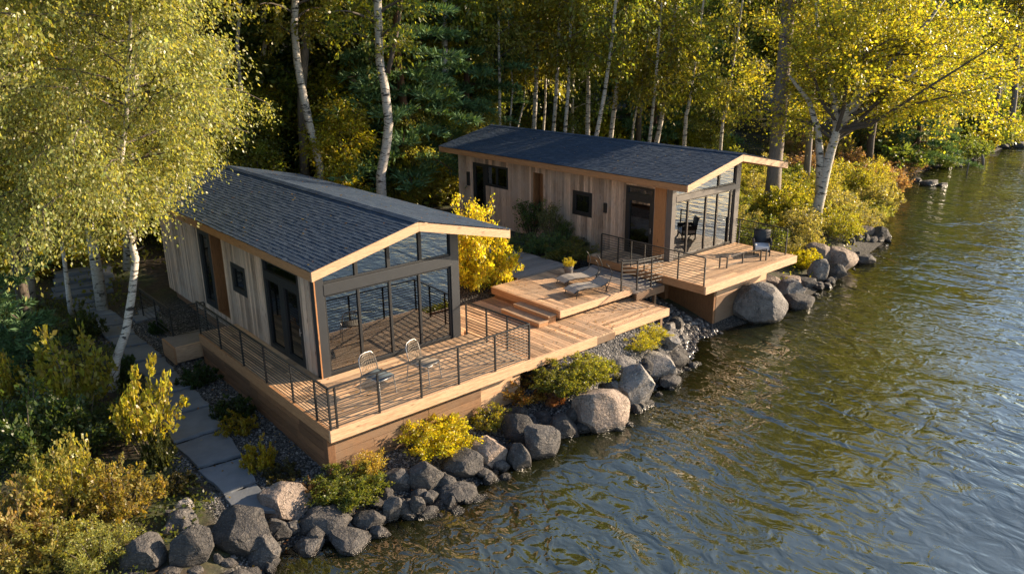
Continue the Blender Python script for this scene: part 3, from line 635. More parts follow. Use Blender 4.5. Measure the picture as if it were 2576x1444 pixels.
# ---------------------------------------------------------------- seats
def sling(pts, half, n=1, th=.02):
    """thin curved panel: profile pts (x, z) extruded along y, thickness th"""
    mb = MB(); m = len(pts)
    up2 = [(x, -half, z) for x, z in pts]+[(x, half, z) for x, z in pts]; dn = [(x, y, z-th) for x, y, z in up2]
    vs = up2+dn; f = []
    for i in range(m-1):
        f += [(i, i+1, m+i+1, m+i), (2*m+m+i, 2*m+m+i+1, 2*m+i+1, 2*m+i), (i, 2*m+i, 2*m+i+1, i+1), (m+i+1, 3*m+i+1, 3*m+i, m+i)]
    f += [(0, m, 3*m, 2*m), (m-1, 3*m-1, 4*m-1, 2*m-1)]
    return mb.add(vs, f)
def chair(x, y, z, rz, label, seat_m, back_m):
    t = empty('chair', (x, y, z), label, 'chair', 'metal chairs on the near deck', True, rz); t.scale = (1.2, 1.12, 1.08)    # faces +x
    sling([(-.22,.455),(-.1,.44),(.05,.44),(.18,.45),(.25,.44),(.27,.42)], .235).build('seat', M[seat_m], t, smooth=True)
    mb = MB(); n = 9; prof = [(-.21,.50),(-.24,.62),(-.27,.74),(-.29,.84),(-.29,.88)]; vs = []
    for j, (px, pz) in enumerate(prof):
        for i in range(n):
            s = i/(n-1)*2-1; hw = .22*(1-.25*(j/4)**3); vs.append((px+.05*(s*s), s*hw, pz-.03*(j/4)*s*s))
    k = len(vs); vs += [(a-.016, b, c) for a, b, c in vs]; f = []
    for j in range(len(prof)-1):
        for i in range(n-1):
            q = j*n+i; f += [(q, q+1, q+n+1, q+n), (k+q+n, k+q+n+1, k+q+1, k+q)]
    W = MB()
    for i in range(n): W.tube([vs[j*n+i] for j in range(5)], .0055, 4)
    for j in range(5): W.tube([vs[j*n+i] for i in range(n)], .0055, 4)
    for j in range(4):
        W.tube([(Vector(vs[j*n+i])+Vector(vs[j*n+n+i]))/2 for i in range(n)], .005, 4)
    W.build('backrest', M[back_m], t)
    MB().tube([(-.2,-.235,.47),(-.23,-.24,.62),(-.27,-.22,.8),(-.295,-.15,.885),(-.305,0,.9),(-.295,.15,.885),(-.27,.22,.8),(-.23,.24,.62),(-.2,.235,.47)], .012, 6).build('back_frame', M['steel'], t, smooth=True)
    MB().tube([(-.22,-.24,.45),(.22,-.24,.435),(.27,-.2,.42),(.27,.2,.42),(.22,.24,.435),(-.22,.24,.45)], .011, 6).build('seat_frame', M['steel'], t, smooth=True)
    for a, b in ((-.22,-.24),(-.22,.24),(.25,-.22),(.25,.22)): MB().tube([(a,b,.44),(a*1.18,b*1.1,0)], .012, 6).build('leg', M['steel'], t)
chair(1.82, .98, 0, R(-76), 'metal chair with dark blue grey seat on the near deck, by the railing corner', 'mesh_blue', 'mesh_pale')
chair(3.12, .92, 0, R(-68), 'pale wire mesh chair on the near deck in front of the third glass panel', 'mesh_pale', 'mesh_pale')
def lounger(x, y, z, rz, label):
    t = empty('lounger', (x, y, z), label, 'lounger', 'woven loungers on the platform', True, rz)
    pr = [(-.75,.20),(-.55,.27),(-.3,.30),(0,.27),(.3,.25),(.5,.30),(.68,.40)]
    mb = MB()
    for i in range(len(pr)-1):
        for k in range(5):
            s0, s1 = k/5, (k+.8)/5; p0 = [pr[i][q]+(pr[i+1][q]-pr[i][q])*s0 for q in (0,1)]; p1 = [pr[i][q]+(pr[i+1][q]-pr[i][q])*s1 for q in (0,1)]
            mb.add([(p0[0],-.3,p0[1]),(p1[0],-.3,p1[1]),(p1[0],.3,p1[1]),(p0[0],.3,p0[1]),(p0[0],-.3,p0[1]-.02),(p1[0],-.3,p1[1]-.02),(p1[0],.3,p1[1]-.02),(p0[0],.3,p0[1]-.02)], [(0,1,2,3),(7,6,5,4),(0,4,5,1),(1,5,6,2),(2,6,7,3),(3,7,4,0)])
    mb.build('sling', M['weave'], t)
    for s in (-1, 1): MB().tube([(a, s*.31, b-.012) for a, b in pr], .017, 6).build('side_rail', M['black'], t, smooth=True)
    for a in (-.62, .5):
        for s in (-1, 1): MB().tube([(a, s*.31, .26), (a+.05*(1 if a > 0 else -1), s*.33, 0)], .016, 6).build('leg', M['black'], t)
    for s in (-1, 1): MB().tube([(.45, s*.33, .0), (.62, s*.35, .35), (.72, s*.35, .62), (.62, s*.33, .86), (.5, s*.3, .98)], .014, 6).build('arm_hoop', M['black'], t, smooth=True)
lounger(10.7, 2.5, .2, R(-10), 'grey woven lounger near the front edge of the sunlit platform')
lounger(11.25, 3.45, .2, R(-12), 'grey woven lounger tucked behind the other one, nearer the railing')
t = empty('armchair', (18.6, 1.05, .33), 'dark woven armchair with pale cushion on the far deck', 'armchair', None, True, R(215))   # faces +x
MB().box(-.28,.28,-.27,.27,.20,.36).build('seat_cushion', M['cushion'], t, .04)
sling([(-.30,.18),(-.33,.5),(-.38,.78),(-.42,.86)], .30, th=.03).build('backrest', M['wicker'], t, smooth=True)
for s in (-1, 1): MB().box(-.33,.30,s*.31-.03,s*.31+.03,.36,.56).build('armrest', M['wicker'], t, .02)
MB().box(-.3,.29,-.3,.3,.15,.199).build('seat_frame', M['wicker'], t, .01)
for a in (-.28,.27):
    for b in (-.28,.28): MB().box(a-.02,a+.02,b-.02,b+.02,0,.36 if a > 0 else .15).build('leg', M['black'], t)
t = empty('planter', (11.62, 4.3, .2), 'small stone planter pot with yellow green plant at the corner of the sunlit platform', 'planter', None, True)
MB().tube([(0,0,0),(0,0,.05),(0,0,.28),(0,0,.34),(0,0,.35)], [.11,.13,.16,.165,.14], 14).build('pot', M['rock_pale'], t, smooth=True)
PLANTER = t
# ---------------------------------------------------------------- flagstones
def slab(c, label, th=.09):
    n = len(c); rg = random.Random(len(SLABS)); P = []
    for i in range(n):
        a, b = c[i], c[(i+1) % n]
        for s in range(5):
            q = a.lerp(b, s/5); j = .028 if 0 < s else .012
            P.append((q.x+rg.uniform(-j, j), q.y+rg.uniform(-j, j)))
    z = max(gz(q.x, q.y) for q in c)+.045+rg.uniform(0, .015)
    o = MB().prism(P, 'z', z-th, z).build('flagstone', M['slab'], None, .015); SLABS.append(o)
    tag(o, label, 'flagstone', 'grey flagstones of the path')
SLABS = []
ordw = ['first','second','third','fourth','fifth','sixth','seventh','eighth','ninth','tenth','eleventh','twelfth','thirteenth','fourteenth','fifteenth','sixteenth','seventeenth','eighteenth','nineteenth','twentieth']
for i in range(len(SLABP)-1):
    (a, b), (d, c) = SLABP[i], SLABP[i+1]; g = .014
    a, b, c, d = a.lerp(b, -.07), b.lerp(a, -.07), c.lerp(d, -.07), d.lerp(c, -.07)
    q = [a.lerp(d, g), b.lerp(c, g), c.lerp(b, g), d.lerp(a, g)]
    slab(q, f'grey flagstone, {ordw[i]} of the path counted up from the shore boulders' if i else 'grey flagstone at the shore end of the path behind the dark boulders')
for k, ((u0, v0), (u1, v1), (u2, v2), (u3, v3)) in enumerate((((330,800),(398,787),(403,800),(345,815)), ((346,786),(398,772),(404,784),(350,797)))):
    slab([gat(u0, v0), gat(u3, v3), gat(u2, v2), gat(u1, v1)], ('grey flagstone branching off the path towards the landing step', 'grey flagstone behind the branching one, below the cabin corner')[k])
b0, b1 = SLABP[-1]; dirb = (b0+b1)/2-(SLABP[-2][0]+SLABP[-2][1])/2; dirb.z = 0; dirb = Vector((.25, 1, 0)).normalized()
for k in range(4):                          # stone steps at the top of the path
    o = b0.lerp(b1, .5)+dirb*(.55+.62*k); z = gz(o.x, o.y)+.12+.05*k; mb = MB(); P = []
    for i in range(4):
        sx, sy = ((-.95,-.3),(.95,-.3),(.95,.33),(-.95,.33))[i]; P.append((o.x+sx+rng.uniform(-.05,.05), o.y+sy-.15*sx+rng.uniform(-.04,.04)))
    tag(MB().prism(P, 'z', z-.26, z).build('stone_step', M['slab'], None, .02), f'grey stone step at the top of the path, {ordw[k]} from below', 'stone step', 'stone steps of the path')
# ---------------------------------------------------------------- boulders
def fib(n):
    i = np.arange(n)+.5; ph = np.arccos(1-2*i/n); th = math.pi*(1+5**.5)*i
    return np.stack([np.cos(th)*np.sin(ph), np.sin(th)*np.sin(ph), np.cos(ph)], 1)
import bmesh
def ico(sub):
    bm = bmesh.new(); bmesh.ops.create_icosphere(bm, subdivisions=sub, radius=1); v = np.array([q.co[:] for q in bm.verts]); f = [[q.index for q in p.verts] for p in bm.faces]; bm.free(); return v, f
ICO5, ICO4, ICO3 = ico(5), ico(4), ico(3)
def rock_mesh(name, seed, dims, ang=.6, sub=4):
    """an ellipsoid cut by random planes; ang 0 = rounded, 1 = sharp slabs"""
    r = np.random.RandomState(seed); v, f = (ICO5 if sub == 5 else ICO4 if sub == 4 else ICO3); p = v.copy()
    k = 12+int(16*ang)
    for i in range(k):
        n = r.normal(size=3); n /= np.linalg.norm(n); h = r.uniform(.92-.40*ang, .95-.16*ang)
        d = p@n; over = np.maximum(d-h, 0); p = p-np.outer(over*min(1, .8+.3*ang), n)
    for i in range(int(18*ang)):
        n = r.normal(size=3); n /= np.linalg.norm(n); d = p@n; p = p-np.outer(np.maximum(d-d.max()*r.uniform(.80, .94), 0), n)
    lo = v@r.normal(size=(3, 6))*1.7+r.uniform(0, 6, 6); p *= (1+.03*np.sin(lo).sum(1)/2)[:, None]
    hi = v@(r.normal(size=(3, 10))*6)+r.uniform(0, 6, 10); p *= (1+.010*np.sin(hi).sum(1)/2)[:, None]
    h2 = v@(r.normal(size=(3, 14))*16)+r.uniform(0, 6, 14); p *= (1+.0045*np.sin(h2).sum(1)/2)[:, None]
    mx = np.abs(p).max(0); p = p/mx*np.array(dims)/2
    me = bpy.data.meshes.new(name); me.from_pydata(p.tolist(), [], f); me.shade_smooth()
    try: me.set_sharp_from_angle(angle=R(21))
    except Exception: pass
    return me
ROCKS = []
def boulder(cx, yb, x0, x1, yt, label, tone='dark', ang=.7, group='boulders along the shore', lift=0):
    """x0..x1, yt..yb: the extent seen in the photograph (2576 px wide); gives where it lies and how big it is"""
    p = gat(cx, yb-4); dep = (p-CAMP).dot(fw); w_ = (x1-x0)/FPX*dep; hp = (yb-yt)/FPX*dep
    el = math.atan2(CZ-p.z, math.hypot(p.x-CX, p.y-CY)); dd = w_*.82
    h = math.sqrt(max(hp*hp-(dd*math.sin(el))**2, (.3*hp)**2))/math.cos(el); h = min(max(h, .45*w_), 1.35*w_)
    hd = Vector((p.x-CX, p.y-CY, 0)).normalized(); c = p+hd*dd*.36; zc = atd((x0+x1)/2, (yt+yb)/2, math.hypot(c.x-CX, c.y-CY))
    hh = h*1.15; z = zc.z-.04*h; ang = min(1., ang+.22)
    seed = len(ROCKS)*17+5; big = (x1-x0) > 130
    me = rock_mesh('boulder', seed, (w_*1.2, dd*1.2, hh*1.04), ang, 5 if big else 4)
    o = link('boulder', me, M['rock_'+tone]); o.location = (zc.x, zc.y, z); o.rotation_euler = (rng.uniform(-.15,.15), rng.uniform(-.15,.15), YAW+rng.uniform(-.3,.3))
    ROCKS.append(o); return tag(o, label, 'boulder', group)
def q7(x, y): return 265.4+.3091*x, 1017.3+.3091*y
def q8(x, y): return 884.6+.3981*x, 751.9+.3981*y
def q4(x, y): return 1503.9+.3675*x, 309.6+.3675*y
def q5(x, y): return 1946.1+.337*x, 309.6+.337*y
def rk(q, x0, x1, yt, yb, label, tone='dark', ang=.7):
    a, t = q(x0, yt); b, bo = q(x1, yb); boulder((a+b)/2, bo, a, b, t, label, tone, ang)
rk(q7, 165, 515, 1070, 1345, 'cracked grey boulder beside the pale green bush at the bottom of the bank', 'dark', .55)
rk(q7, 530, 850, 985, 1325, 'large dark egg shaped boulder right of the cracked grey boulder, before the path', 'dark', .45)
rk(q7, 480, 740, 845, 1060, 'dark rounded boulder behind the egg shaped boulder', 'dark', .5)
rk(q7, 580, 705, 765, 870, 'small pale stone topping the pile left of the path', 'pale', .5)
rk(q7, 468, 570, 830, 960, 'small grey wedge stone left of the rounded boulder in the pile', 'dark', .8)
rk(q7, 480, 580, 955, 1085, 'small square tan faced stone low in the pile left of the path', 'tan', .8)
rk(q7, 870, 1340, 865, 1240, 'biggest dark boulder closing off the lower end of the path', 'dark', .6)
rk(q7, 1170, 1465, 1065, 1345, 'dark pointed boulder with a sunlit edge in front of the path end', 'dark', .85)
rk(q7, 1245, 1620, 635, 930, 'large tan boulder beside the lower end of the path', 'tan', .6)
rk(q7, 1290, 1470, 900, 1110, 'smooth flat slate slab wedged below the tan boulder', 'dark', .95)
rk(q7, 1455, 1580, 900, 1090, 'narrow dark wedge between the slate slab and the broad boulder', 'dark', .9)
rk(q7, 1590, 1970, 830, 1075, 'broad dark boulder in front of the green bush by the deck corner', 'dark', .55)
rk(q7, 1540, 1810, 1060, 1230, 'dark cracked block at the waterline under the broad boulder', 'dark', .9)
rk(q7, 1810, 2145, 1010, 1200, 'dark triangular slab dipping into the lake', 'dark', 1.)
rk(q7, 1895, 2010, 945, 1015, 'small dark stone on top of the triangular slab', 'dark', .7)
rk(q7, 2015, 2260, 840, 1030, 'striped dark boulder right of the broad boulder', 'dark', .65)
rk(q7, 2240, 2400, 740, 965, 'dark boulder with tan upper edge between the striped one and the bush', 'dark', .75)
rk(q7, 2145, 2315, 980, 1095, 'low dark stone in the water below the striped boulder', 'dark', .9)
rk(q7, 130, 340, 1335, 1420, 'low stone at the bottom edge under the cracked grey boulder', 'dark', .6)
rk(q7, 450, 605, 1305, 1400, 'small dark stone below the egg shaped boulder', 'dark', .7)
rk(q7, 665, 785, 1315, 1400, 'dark wet stone at the water below the path end', 'dark', .8)
rk(q7, 880, 960, 1215, 1305, 'small round stone under the biggest dark boulder', 'dark', .4)
rk(q7, 950, 1065, 1245, 1335, 'dark shard leaning under the biggest dark boulder', 'dark', .95)
rk(q8, 180, 395, 1050, 1225, 'dark boulder under the deck corner beside the upright yellow bush', 'dark', .55)
rk(q8, 380, 575, 1030, 1225, 'grey speckled boulder right under the bright yellow bush', 'dark', .7)
rk(q8, 580, 840, 935, 1130, 'sharp black boulder right of the speckled one, in front of the tan hump', 'dark', .8)
rk(q8, 720, 985, 870, 1065, 'tan humped boulder right of the bright yellow bush', 'tan', .5)
rk(q8, 550, 660, 1110, 1210, 'small black stone under the sharp black boulder', 'dark', .6)
rk(q8, 540, 790, 1145, 1280, 'long ridged boulder at the water below the black boulder', 'dark', .75)
rk(q8, 368, 465, 1200, 1390, 'upright black slab at the waterline', 'dark', .9)
rk(q8, 455, 525, 1210, 1310, 'small black wedge right of the upright slab', 'dark', .9)
rk(q8, 480, 612, 1280, 1340, 'flat black slab lying in the water', 'dark', 1.)
rk(q8, 280, 368, 1240, 1400, 'black shiny boulder left of the upright slab', 'dark', .8)
rk(q8, 860, 990, 1010, 1100, 'dark angular stone at the foot of the tan hump', 'dark', .9)
rk(q8, 810, 925, 1090, 1170, 'low black stone at the water below the tan hump', 'dark', .9)
rk(q8, 945, 1145, 705, 925, 'pointed grey boulder right of the small yellow green bush', 'dark', .75)
rk(q8, 1010, 1108, 660, 760, 'small grey stone behind the pointed boulder', 'dark', .6)
rk(q8, 985, 1140, 920, 1090, 'dark round boulder at the waterline under the pointed boulder', 'dark', .55)
rk(q8, 1090, 1305, 765, 1030, 'tall dark ridged boulder leaning right at the waterline', 'dark', .75)
rk(q8, 1150, 1265, 705, 775, 'flat dark stone behind the tall ridged boulder', 'dark', .9)
rk(q8, 1240, 1420, 725, 885, 'black angular boulder left of the huge speckled boulder', 'dark', .95)
rk(q8, 1298, 1362, 810, 892, 'small sunlit block before the black angular boulder', 'pale', .9)
rk(q8, 1405, 1728, 540, 835, 'huge brown speckled boulder standing in the lake', 'tan', .62)
rk(q8, 1680, 1905, 420, 685, 'large pale smooth boulder right of the huge speckled one', 'pale', .5)
rk(q8, 1600, 1765, 515, 625, 'pale rock slope behind the huge speckled boulder', 'pale', .6)
rk(q8, 1590, 1785, 375, 450, 'flat pale rock at the gravel edge behind the pale boulder', 'pale', .5)
rk(q8, 1780, 2035, 345, 505, 'wide grey boulder below the two lime green tufts', 'pale', .5)
rk(q8, 1945, 2085, 475, 570, 'small grey boulder in the water below the wide one', 'dark', .6)
rk(q8, 1950, 2118, 322, 445, 'dark smooth boulder behind the wide grey one', 'dark', .45)
rk(q8, 1925, 2068, 200, 325, 'grey upright boulder right of the upper lime tuft', 'pale', .65)
rk(q8, 1960, 2040, 150, 215, 'small pale rock at the walkway corner', 'pale', .7)
rk(q8, 2010, 2095, 100, 205, 'dark boulder behind the walkway corner', 'dark', .6)
rk(q8, 1715, 1760, 650, 720, 'small grey wedge between the huge and the pale boulder', 'dark', .9)
rk(q8, 2060, 2130, 225, 275, 'small pale stone at the water off the walkway corner', 'pale', .6)
rk(q4, 915, 1255, 1085, 1375, 'biggest pale boulder at the water under the far deck', 'pale', .78)
rk(q4, 1215, 1385, 1075, 1240, 'pale pointed boulder right of the biggest pale one', 'pale', .75)
rk(q4, 1240, 1392, 1045, 1140, 'brown shaded boulder behind the pale pointed one', 'tan', .5)
rk(q4, 1285, 1465, 1170, 1285, 'low dark boulder in the water right of the biggest pale one', 'dark', .7)
rk(q4, 1100, 1250, 1040, 1110, 'shaded boulder under the front edge of the far deck', 'tan', .6)
rk(q4, 1365, 1425, 1120, 1175, 'small pale stone between the far deck boulders', 'pale', .5)
rk(q4, 1385, 1500, 1050, 1135, 'dark boulder at the water below the lime bush of the far deck', 'dark', .7)
rk(q5, 225, 432, 898, 1075, 'large round boulder behind the lime bush of the far deck', 'tan', .35)
rk(q5, 385, 615, 918, 1125, 'large striped boulder at the water right of the round one', 'tan', .4)
rk(q5, 262, 400, 1020, 1190, 'grey egg shaped boulder in front of the round one', 'pale', .4)
rk(q5, 375, 525, 1040, 1180, 'dark sloping boulder right of the egg shaped one', 'dark', .7)
rk(q5, 602, 738, 978, 1065, 'dark rock standing alone in the lake', 'dark', .7)
rk(q5, 640, 765, 690, 780, 'striped boulder on the far bank tip below the yellow bushes', 'tan', .5)
rk(q5, 600, 750, 762, 868, 'long tan boulder under the striped one of the far bank tip', 'tan', .6)
rk(q5, 712, 848, 765, 888, 'black cornered boulder at the end of the far bank tip', 'dark', .8)
rk(q5, 590, 665, 828, 895, 'small rounded boulder below the long tan one', 'dark', .5)
rk(q5, 540, 605, 848, 920, 'dark stone at the water under the yellow bank bushes', 'dark', .6)
rk(q5, 660, 720, 830, 900, 'black stone at the water under the long tan boulder', 'dark', .7)
rk(q5, 690, 795, 608, 665, 'dark rock in the cove under the hanging bush', 'dark', .7)
rk(q5, 1030, 1115, 405, 452, 'dark rock in the lake nearest the red brown bush', 'dark', .6)
rk(q5, 1105, 1225, 425, 482, 'middle one of the three dark rocks out in the lake', 'dark', .6)
rk(q5, 1215, 1292, 445, 487, 'low dark rock outermost of the three in the lake', 'dark', .6)
def fr(i, x0, x1, yt, yb, label): rk(q5, x0, x1, yt, yb, label, 'dark', .7)
for i, (x0, x1, yt, yb) in enumerate(((1080,1170,318,350),(1160,1260,312,348),(1250,1330,312,345),(1320,1400,300,340),(1400,1470,228,262),(1490,1580,170,210),(1570,1660,160,205),(1650,1760,150,202),(1780,1880,140,200))):
    fr(i, x0, x1, yt, yb, f'dark rock of the far shoreline, {ordw[i]} from the hanging pale bush outwards' if i else 'dark rock of the far shoreline right under the hanging pale bush')
# small stones wedged between the boulders and along the waterline
fill = [rock_mesh('boulder', 900+i, (1, .85, .75), .95, 3) for i in range(7)]
FL = 'small dark stone wedged at the waterline among the bigger boulders, one of many alike'
def filler(x, y, s, lab, grp, m='rock_dark'):
    me = fill[rng.randrange(7)]
    if not me.materials: me.materials.append(M[m])
    o = bpy.data.objects.new('stone', me); COL.objects.link(o); o.location = (x, y, max(gz(x, y), WZ-.12)+s*.16); o.rotation_euler = (rng.uniform(-.5,.5), rng.uniform(-.5,.5), rng.uniform(0,6.3)); o.scale = (s, s*rng.uniform(.75,1.1), s*rng.uniform(.8,1.1))
    tag(o, lab, 'stone', grp)
for i in range(150):
    x = rng.uniform(-3.0, 12.6); y = float(np.interp(x, SX, SY))+rng.uniform(-.4, .75); filler(x, y, rng.uniform(.18, .55), FL, 'small stones among the boulders')
for i in range(34):
    x = rng.uniform(17.2, 34); y = float(np.interp(x, SX, SY))+rng.uniform(-.3, .5); filler(x, y, rng.uniform(.2, .55), 'small dark stone at the waterline beyond the far deck, one of many alike', 'small stones beyond the far deck')
# wooden snags standing in the shallows
def stick(u0, v0, u1, v1, rad, label):
    p = gat(u0, v0); d = math.hypot(p.x-CX, p.y-CY); q = atd(u1, v1, d); b = p-Vector((0,0,.6))
    tag(MB().tube([b, p.lerp(q, .5)+Vector((.03,.02,0)), q], [rad*1.15, rad, rad*.7], 7).build('snag', M['bark_grey'], None, smooth=True), label, 'snag')
stick(2476, 414, 2471, 390, .11, 'short grey stake sticking out of the water off the far bank')
stick(2432, 440, 2438, 409, .05, 'thin dark branch standing in the water off the far bank')
# ---------------------------------------------------------------- gravel
def in_quad(X, Y, q):
    s = np.ones(len(X), bool); n = len(q)
    for i in range(n):
        a, b = q[i], q[(i+1) % n]; s &= ((b[0]-a[0])*(Y-a[1])-(b[1]-a[1])*(X-a[0])) > -.01
    return s
def pebbles(n, box, seed, smin, smax, extra=None):
    r = np.random.RandomState(seed); X = r.uniform(box[0], box[1], n); Y = r.uniform(box[2], box[3], n)
    keep = zone(X, Y, 0*X) > .5
    keep &= ~((X > .35) & (X < 5.7) & (Y > .6))
    for i in range(len(SLABP)-1):
        (a, b), (d, c) = SLABP[i], SLABP[i+1]; keep &= ~in_quad(X, Y, [a, b, c, d])
    if extra is not None: keep &= extra(X, Y)
    X, Y = X[keep], Y[keep]; Z = ground(X, Y)
    base = np.array([[1,0,0],[.3,.95,0],[-.8,.6,0],[-.8,-.6,0],[.3,-.95,0],[.5,.35,.6],[-.4,.4,.62],[-.35,-.45,.6],[.45,-.4,.58]])
    fs = [(0,1,5),(1,6,5),(1,2,6),(2,3,6),(3,7,6),(3,4,7),(4,8,7),(4,0,8),(0,5,8),(5,6,7),(5,7,8)]
    m = len(X); s = smin+(smax-smin)*r.rand(m)**2.2; a = r.uniform(0, 6.28, m); e = r.uniform(.6, 1, m); h = r.uniform(.6, 1.1, m)
    c, sn = np.cos(a), np.sin(a); bx = base[None,:,0]*s[:,None]; by = base[None,:,1]*(s*e)[:,None]; bz = base[None,:,2]*(s*h)[:,None]
    bx = bx*(1+.25*r.randn(m, 9)*.6); V = np.stack([bx*c[:,None]-by*sn[:,None]+X[:,None], bx*sn[:,None]+by*c[:,None]+Y[:,None], bz+Z[:,None]-.004], -1).reshape(-1, 3)
    F = (np.array(fs)[None]+(np.arange(m)*9)[:,None,None]).reshape(-1, 3)
    return V, F
def tri_mesh(name, V, F):
    me = bpy.data.meshes.new(name); me.vertices.add(len(V)); me.vertices.foreach_set('co', V.astype(np.float32).ravel()); me.loops.add(F.size); me.loops.foreach_set('vertex_index', F.astype(np.int32).ravel())
    me.polygons.add(len(F)); me.polygons.foreach_set('loop_start', np.arange(0, F.size, 3, dtype=np.int32)); me.update(calc_edges=True); return me
V, F = pebbles(26000, (-4, 6.2, -2.4, 13), 1, .014, .05); tag(link('gravel', tri_mesh('gravel', V, F), M['pebble']), 'grey pebble gravel between the flagstone path and the near deck', 'gravel', kind='stuff')
V, F = pebbles(15000, (5.5, 12.4, -2.2, 1.2), 2, .016, .05); tag(link('gravel', tri_mesh('gravel', V, F), M['pebble']), 'grey pebble slope below the low walkway', 'gravel', kind='stuff')
V, F = pebbles(5200, (12.0, 15.1, -.9, 3.2), 3, .03, .13); tag(link('gravel', tri_mesh('gravel', V, F), M['pebble']), 'dark wet cobbles in the inlet beside the far deck', 'gravel', kind='stuff')
# ---------------------------------------------------------------- foliage
def leaf_quads(P, size, r, droop=.2, aspect=.5, axis=None, jit=.5):
    n = len(P); u = r.normal(size=(n, 3)); 
    if axis is not None: u = u*.55+axis
    u[:, 2] -= droop; u /= np.linalg.norm(u, axis=1, keepdims=True)
    m = r.normal(size=(n, 3)); v = np.cross(u, m); v /= np.linalg.norm(v, axis=1, keepdims=True)+1e-9
    l = (size*(1+jit*r.uniform(-1, 1, n)))[:, None]
    return np.stack([P, P+u*l*.45+v*l*aspect*.5, P+u*l, P+u*l*.45-v*l*aspect*.5], 1).reshape(-1, 3)
def poly_interp(pts, t):
    pts = np.asarray(pts, float); n = len(pts)-1; x = np.clip(t, 0, .9999)*n; i = int(x); return pts[i]+(pts[i+1]-pts[i])*(x-i)
def make_tree(seed, H, tr, crown0, Rc, nb, nstrand, nleaf, leaf, droop=.3, slen=.8, trunk=None, upang=40, asp=.5, lean=0, prof=None, jitter=.1, taper=.25, axis_droop=1., bias=None, sides=8, clip=None, crook=.13):
    """trunk polyline (local), limbs from it, twigs on the limbs and leaves along the twigs"""
    r = np.random.RandomState(seed); mb = MB()
    if trunk is None:
        k = 7; trunk = [np.array([0, 0, -.3])]; off = np.zeros(2); dv = r.normal(size=2)*.02*H/10
        for i in range(1, k+1):
            dv = dv+r.normal(size=2)*.016*H/10; off = off+dv*H/k; trunk.append(np.array([off[0]+lean*H*(i/k)**1.5, off[1], H*i/k]))
    trunk = [np.asarray(q, float) for q in trunk]; n = len(trunk)
    rad = [tr*(1-(1-taper)*(i/(n-1))**1.1)*(1.25 if i == 0 else 1) for i in range(n)]
    rad[-1] = max(.012, rad[-1]*.35)
    mb.tube(trunk, rad, sides)
    prof = prof or (lambda s: (math.sin(math.pi*min(1, .12+.80*s)))**.7)
    LP, LA = [], []
    for b in range(nb):
        s = (b+.5)/nb; t = crown0+(1-crown0)*s*.97; p = poly_interp(trunk, t); az = b*2.39996+r.uniform(-.4, .4)
        ln = Rc*prof(s)*r.uniform(.75, 1.12); el = R(upang)*(1-.3*s)+r.uniform(-.2, .2)
        d = np.array([math.cos(az)*math.cos(el), math.sin(az)*math.cos(el), math.sin(el)])
        if bias is not None: d = d+np.asarray(bias)*r.uniform(.4, 1); ln *= 1+.35*max(0, float(np.dot(d[:2], np.asarray(bias)[:2])))
        d /= np.linalg.norm(d); br = [p]; q = p.copy(); dd = d.copy(); m = 5
        for i in range(m):
            dd = dd+np.array([r.normal()*crook, r.normal()*crook, r.normal()*(crook-.13)-.10*droop*(i+1)]); dd /= np.linalg.norm(dd); q = q+dd*ln/m
            if clip and clip(q-np.array([0, 0, droop*.3]), r) and i: break
            br.append(q.copy())
        m = len(br)-1
        r0 = max(.012, tr*(.38-.24*s)*min(1, ln/Rc+.2)); mb.tube(br, [r0*(1-.85*i/m)+.004 for i in range(m+1)], 5, False)
        for k in range(max(3, int(nstrand*(.45+.55*ln/Rc)))):
            tt = r.uniform(.22, 1.02); o = poly_interp(br, tt); a = r.normal(size=3)*.75; a[2] = a[2]*.5+.25-droop*.7; a += dd*.5; a /= np.linalg.norm(a)
            L_ = slen*r.uniform(.5, 1.2)*(1.15-.4*tt); tp = r.rand(nleaf)**.8; sag = np.zeros((nleaf, 3)); sag[:, 2] = -droop*axis_droop*L_*tp**2*.9
            if clip and clip(o+a*L_*.6-np.array([0, 0, droop*L_*.5]), r): continue
            pts = o+np.outer(tp*L_, a)+sag+r.normal(size=(nleaf, 3))*jitter*(.5+.8*tp)[:, None]
            LP.append(pts); ax = a+np.array([0, 0, -1.4*droop]); LA.append(np.repeat((ax/np.linalg.norm(ax))[None], nleaf, 0))
            if k % 2 == 0: e = o+a*L_*.9+np.array([0,0,-droop*axis_droop*L_*.72]); mb.tube([o, (o+e)/2+np.array([0,0,.06*L_]), e], [.012, .008, .003], 4, False)
    P = np.concatenate(LP); V = leaf_quads(P, leaf, r, droop*.5, asp, np.concatenate(LA)); me = mb.mesh('trunk'); nf = (n-1)*sides+2
    ix = np.zeros(len(me.polygons), np.int32); ix[nf:] = 1; me.polygons.foreach_set('material_index', ix); me['twigs'] = 1
    return me, np_mesh('crown', V)
def plant_obj(name, meshes, loc, label, cat, bark, leafm, color, group=None, rz=0, sc=1., names=('trunk', 'crown')):
    t = empty(name, loc, label, cat, group, True, rz); t.scale = sc if hasattr(sc, '__len__') else (sc,)*3
    if meshes[0] is not None: link(names[0], meshes[0], M[bark], t, smooth=True)
    o = link(names[1], meshes[1], M[leafm], t); o.color = (*color, 1); o['leafy'] = 1
    return t
def local_trunk(base, pts, top=None):
    return [np.array([0, 0, -.5])]+[np.array([p.x-base.x, p.y-base.y, p.z-base.z]) for p in pts]+([np.array(top)] if top is not None else [])
YG = (.20, .205, .045); BIRCH = (.23, .245, .085); GOLD = (.27, .26, .025); MID = (.165, .19, .034); DK = (.10, .135, .034); LIME = (.30, .29, .02); RUST = (.2, .12, .05); PALE = (.25, .25, .12); OL = (.18, .18, .028)  # woods greens DK and MID are raised in place of ambient light
